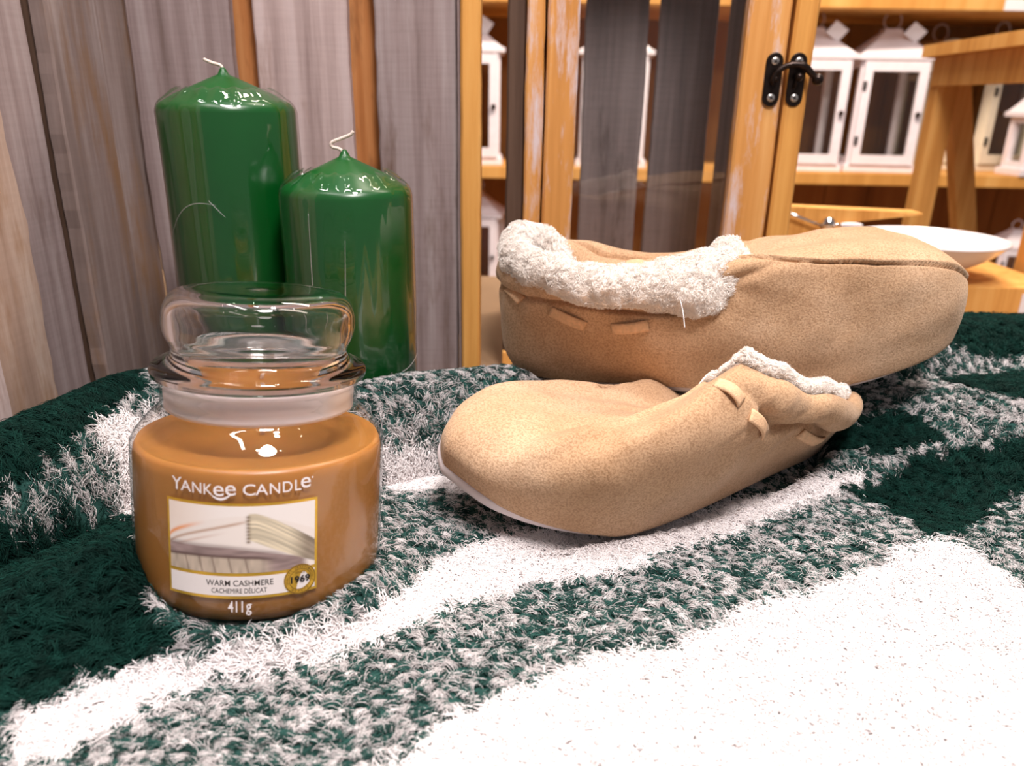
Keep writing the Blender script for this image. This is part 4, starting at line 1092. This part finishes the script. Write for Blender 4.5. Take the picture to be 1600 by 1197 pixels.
def build_lanterns():
    z = .0455
    a = lantern_proto(M_white, 'white house lantern with price tag, whole door visible, left of the pine trestle')
    a.location = (.985, 2.235, z); a.rotation_euler = (0, 0, math.radians(-6))
    b = copy_tree(a); b.location = (.782, 2.235, z); b['label'] = 'white house lantern partly behind the cabinet latch post'
    b.rotation_euler = (0, 0, math.radians(-4))
    d = copy_tree(a); d.location = (-.135, 2.235, z); d['label'] = 'white house lantern seen through the gap between crate and cabinet'; d.rotation_euler = (0, 0, math.radians(2))
    e = copy_tree(a); e.location = (.262, 2.235, z); e['label'] = 'white house lantern showing as slivers between the grey cabinet back boards'
    f = lantern_proto(M_cream, 'cream round-roofed lantern mostly hidden behind the trestle legs',   .115, .235, True, False)
    f.location = (1.172, 2.345, z); f.rotation_euler = (0, 0, math.radians(8))
    g = lantern_proto(M_cream, 'large cream lantern seen under the trestle top, right of its legs', .178, .255, False, False)
    g.location = (1.352, 2.36, z); g.rotation_euler = (0, 0, math.radians(14))
    h = lantern_proto(M_white, 'small white lantern at the right edge, in front of a taller one', .085, .130, False, False)
    h.location = (1.372, 2.150, z); h.rotation_euler = (0, 0, math.radians(6))
    i = copy_tree(a); i.location = (1.588, 2.38, z); i['label'] = 'tall white lantern at the right edge behind the small one'
    for ch in list(i.children):
        if ch.name.startswith('price_tag'): bpy.data.objects.remove(ch)
    k = copy_tree(a); k.scale = (.82,) * 3; k.location = (-.11, 2.25, -.3295); k['label'] = 'white lantern on the low shelf, seen through the gap left of the cabinet'; k['group'] = 'lanterns on the low shelf'
    for ch in list(k.children):
        if ch.name.startswith('price_tag'): bpy.data.objects.remove(ch)
    m = copy_tree(k); m.scale = (.62,) * 3; m.location = (1.42, 2.20, -.3295); m['label'] = 'white lantern on the low shelf, at the right edge beside the bowl'

def build_stool():
    s = empty('pine_trestle', (.757, 1.165, -.788), 'tall pine trestle at upper right in front of the lantern shelf, splayed leg pair visible', 'trestle', rot=(0, 0, math.radians(-5)))
    Mp = M_pine; top = 1.078
    plank('top_board', (.01, 0, top + .009), (.02 + .22, .47, .018), Mp, s, 60, .0003, nz=3)
    for sy in (-1, 1):
        for sx, run in ((-1, -.012), (1, .27)):
            bm = bmesh.new(); t = .0165; xt, yt = (-.070 if sx < 0 else -.048), sy * .192 + (0 if sx < 0 else .03); xb, yb = xt + run, yt
            tv = [bm.verts.new((xt + a * t, yt + b * t, top - .002)) for a, b in ((-1, -1), (1, -1), (1, 1), (-1, 1))]
            bv = [bm.verts.new((xb + a * t, yb + b * t, .008)) for a, b in ((-1, -1), (1, -1), (1, 1), (-1, 1))]
            for k in range(4): bm.faces.new((bv[k], bv[(k + 1) % 4], tv[(k + 1) % 4], tv[k]))
            bm.faces.new(tv); bm.faces.new(bv[::-1]); bm_obj('leg', bm, Mp, s)
        box('cross_rail', (.03, sy * .192 + .015, .34), (.26, .02, .04), Mp, s, .001)
    box('apron', (-.083, -.0, top - .022), (.016, .40, .044), Mp, s, .001)
    box('apron', (.100, -.0, top - .022), (.016, .40, .044), Mp, s, .001)
    return s

def build_small():
    # white dish on a pine block
    rs = empty('pine_block', (.535, .945, ZT), 'pine block with a white tag under the white bowl', 'block')
    box('body', (0, 0, .017), (.20, .16, .034), M_pine, rs, .002)
    tg = box('white_tag', (.058, -.081, .016), (.020, .0012, .022), M_tag, rs)
    bm = bmesh.new(); bmesh.ops.create_uvsphere(bm, u_segments=12, v_segments=8, radius=.006); bm_obj('knob', bm, M_brownwood, rs, True, loc=(.064, -.084, .031))
    porc = plain('white_porcelain', lin(246, 238, 238), .18, coat=.4)
    pr = [(0, .0), (.026, .0), (.030, .003), (.048, .012), (.075, .026), (.096, .042), (.0985, .0445), (.0975, .046), (.0945, .0445), (.074, .0300), (.045, .0165), (.0, .0140)]
    bo = lathe('white_bowl', smooth_prof([(a * .86, b) for a, b in pr], 4), porc, None, 72); bo.location = (.497, .925, ZT + .0345)
    tag(bo, 'shallow white bowl behind the toe of the back slipper', 'bowl')
    # pine bracket and metal stud
    bm = bmesh.new(); pts = [(.300, .1040), (.4691, .0994), (.4691, .0975), (.395, .088), (.335, -.012), (.300, -.012)]
    f = bm.faces.new([bm.verts.new((p[0] - .335, 0, p[1] - ZT)) for p in pts])
    r = bmesh.ops.extrude_face_region(bm, geom=[f]); bmesh.ops.translate(bm, vec=(0, .03, 0), verts=[v for v in r['geom'] if isinstance(v, bmesh.types.BMVert)])
    pb = bm_obj('pine_bracket', bm, M_pine, None, loc=(.335, .9, ZT)); tag(pb, 'pine bracket board with a tapering arm, right of the cabinet post', 'bracket')
    st = empty('metal_lever', (.3600, .8930, .0865), 'small chrome ball with thin rod and flat lever in front of pine bracket', 'lever')
    bm = bmesh.new(); bmesh.ops.create_uvsphere(bm, u_segments=24, v_segments=16, radius=.0078); bm_obj('ball', bm, M_chrome, st, True)
    tube('rod', [(-.056, 0, .014), (-.004, 0, -.004)], .0018, M_chrome, st, 8)
    bm = bmesh.new(); bmesh.ops.create_uvsphere(bm, u_segments=20, v_segments=10, radius=1); bmesh.ops.transform(bm, matrix=Matrix.Translation((.026, 0, -.0015)) @ Matrix.Diagonal((.014, .003, .0035, 1)), verts=bm.verts)
    bm_obj('lever_blade', bm, M_tag, st, True)
    tube('lever_neck', [(.006, 0, -.001), (.016, 0, -.0015)], [.0016, .0018], M_chrome, st, 8)

def build_thread():
    p = catmull([(.0870, .4250, .1235), (.0905, .4150, .1160), (.0925, .4080, .1080), (.0930, .4010, .1000)], 6)
    t = tube('tag_thread', p, .00028, M_tag, None, 6); tag(t, 'thin clear plastic thread joining the two slippers', 'thread')

# ------------------------------------------------------------------ put it together
build_room(); build_table(); build_shelf(); build_lanterns(); build_stool()
build_crate(); build_cabinet(); build_small()
build_candle((-.182, .51, .0095), .0415, .2000, 'taller green pillar candle in cellophane, wick bent to the left', [(0, 0, 0), (-.001, 0, .003), (-.006, 0, .0045), (-.011, 0, .0065)], 1)
build_candle((-.1023, .475, .0075), .0388, .1570, 'shorter green pillar candle in cellophane, curled wick, beside the taller one', [(0, 0, 0), (-.003, 0, .0025), (-.007, 0, .0035), (-.007, 0, .006), (-.001, 0, .0085), (.004, 0, .0105), (.006, 0, .0125)], 2)
build_jar()
build_slippers(); build_thread()
build_blanket()
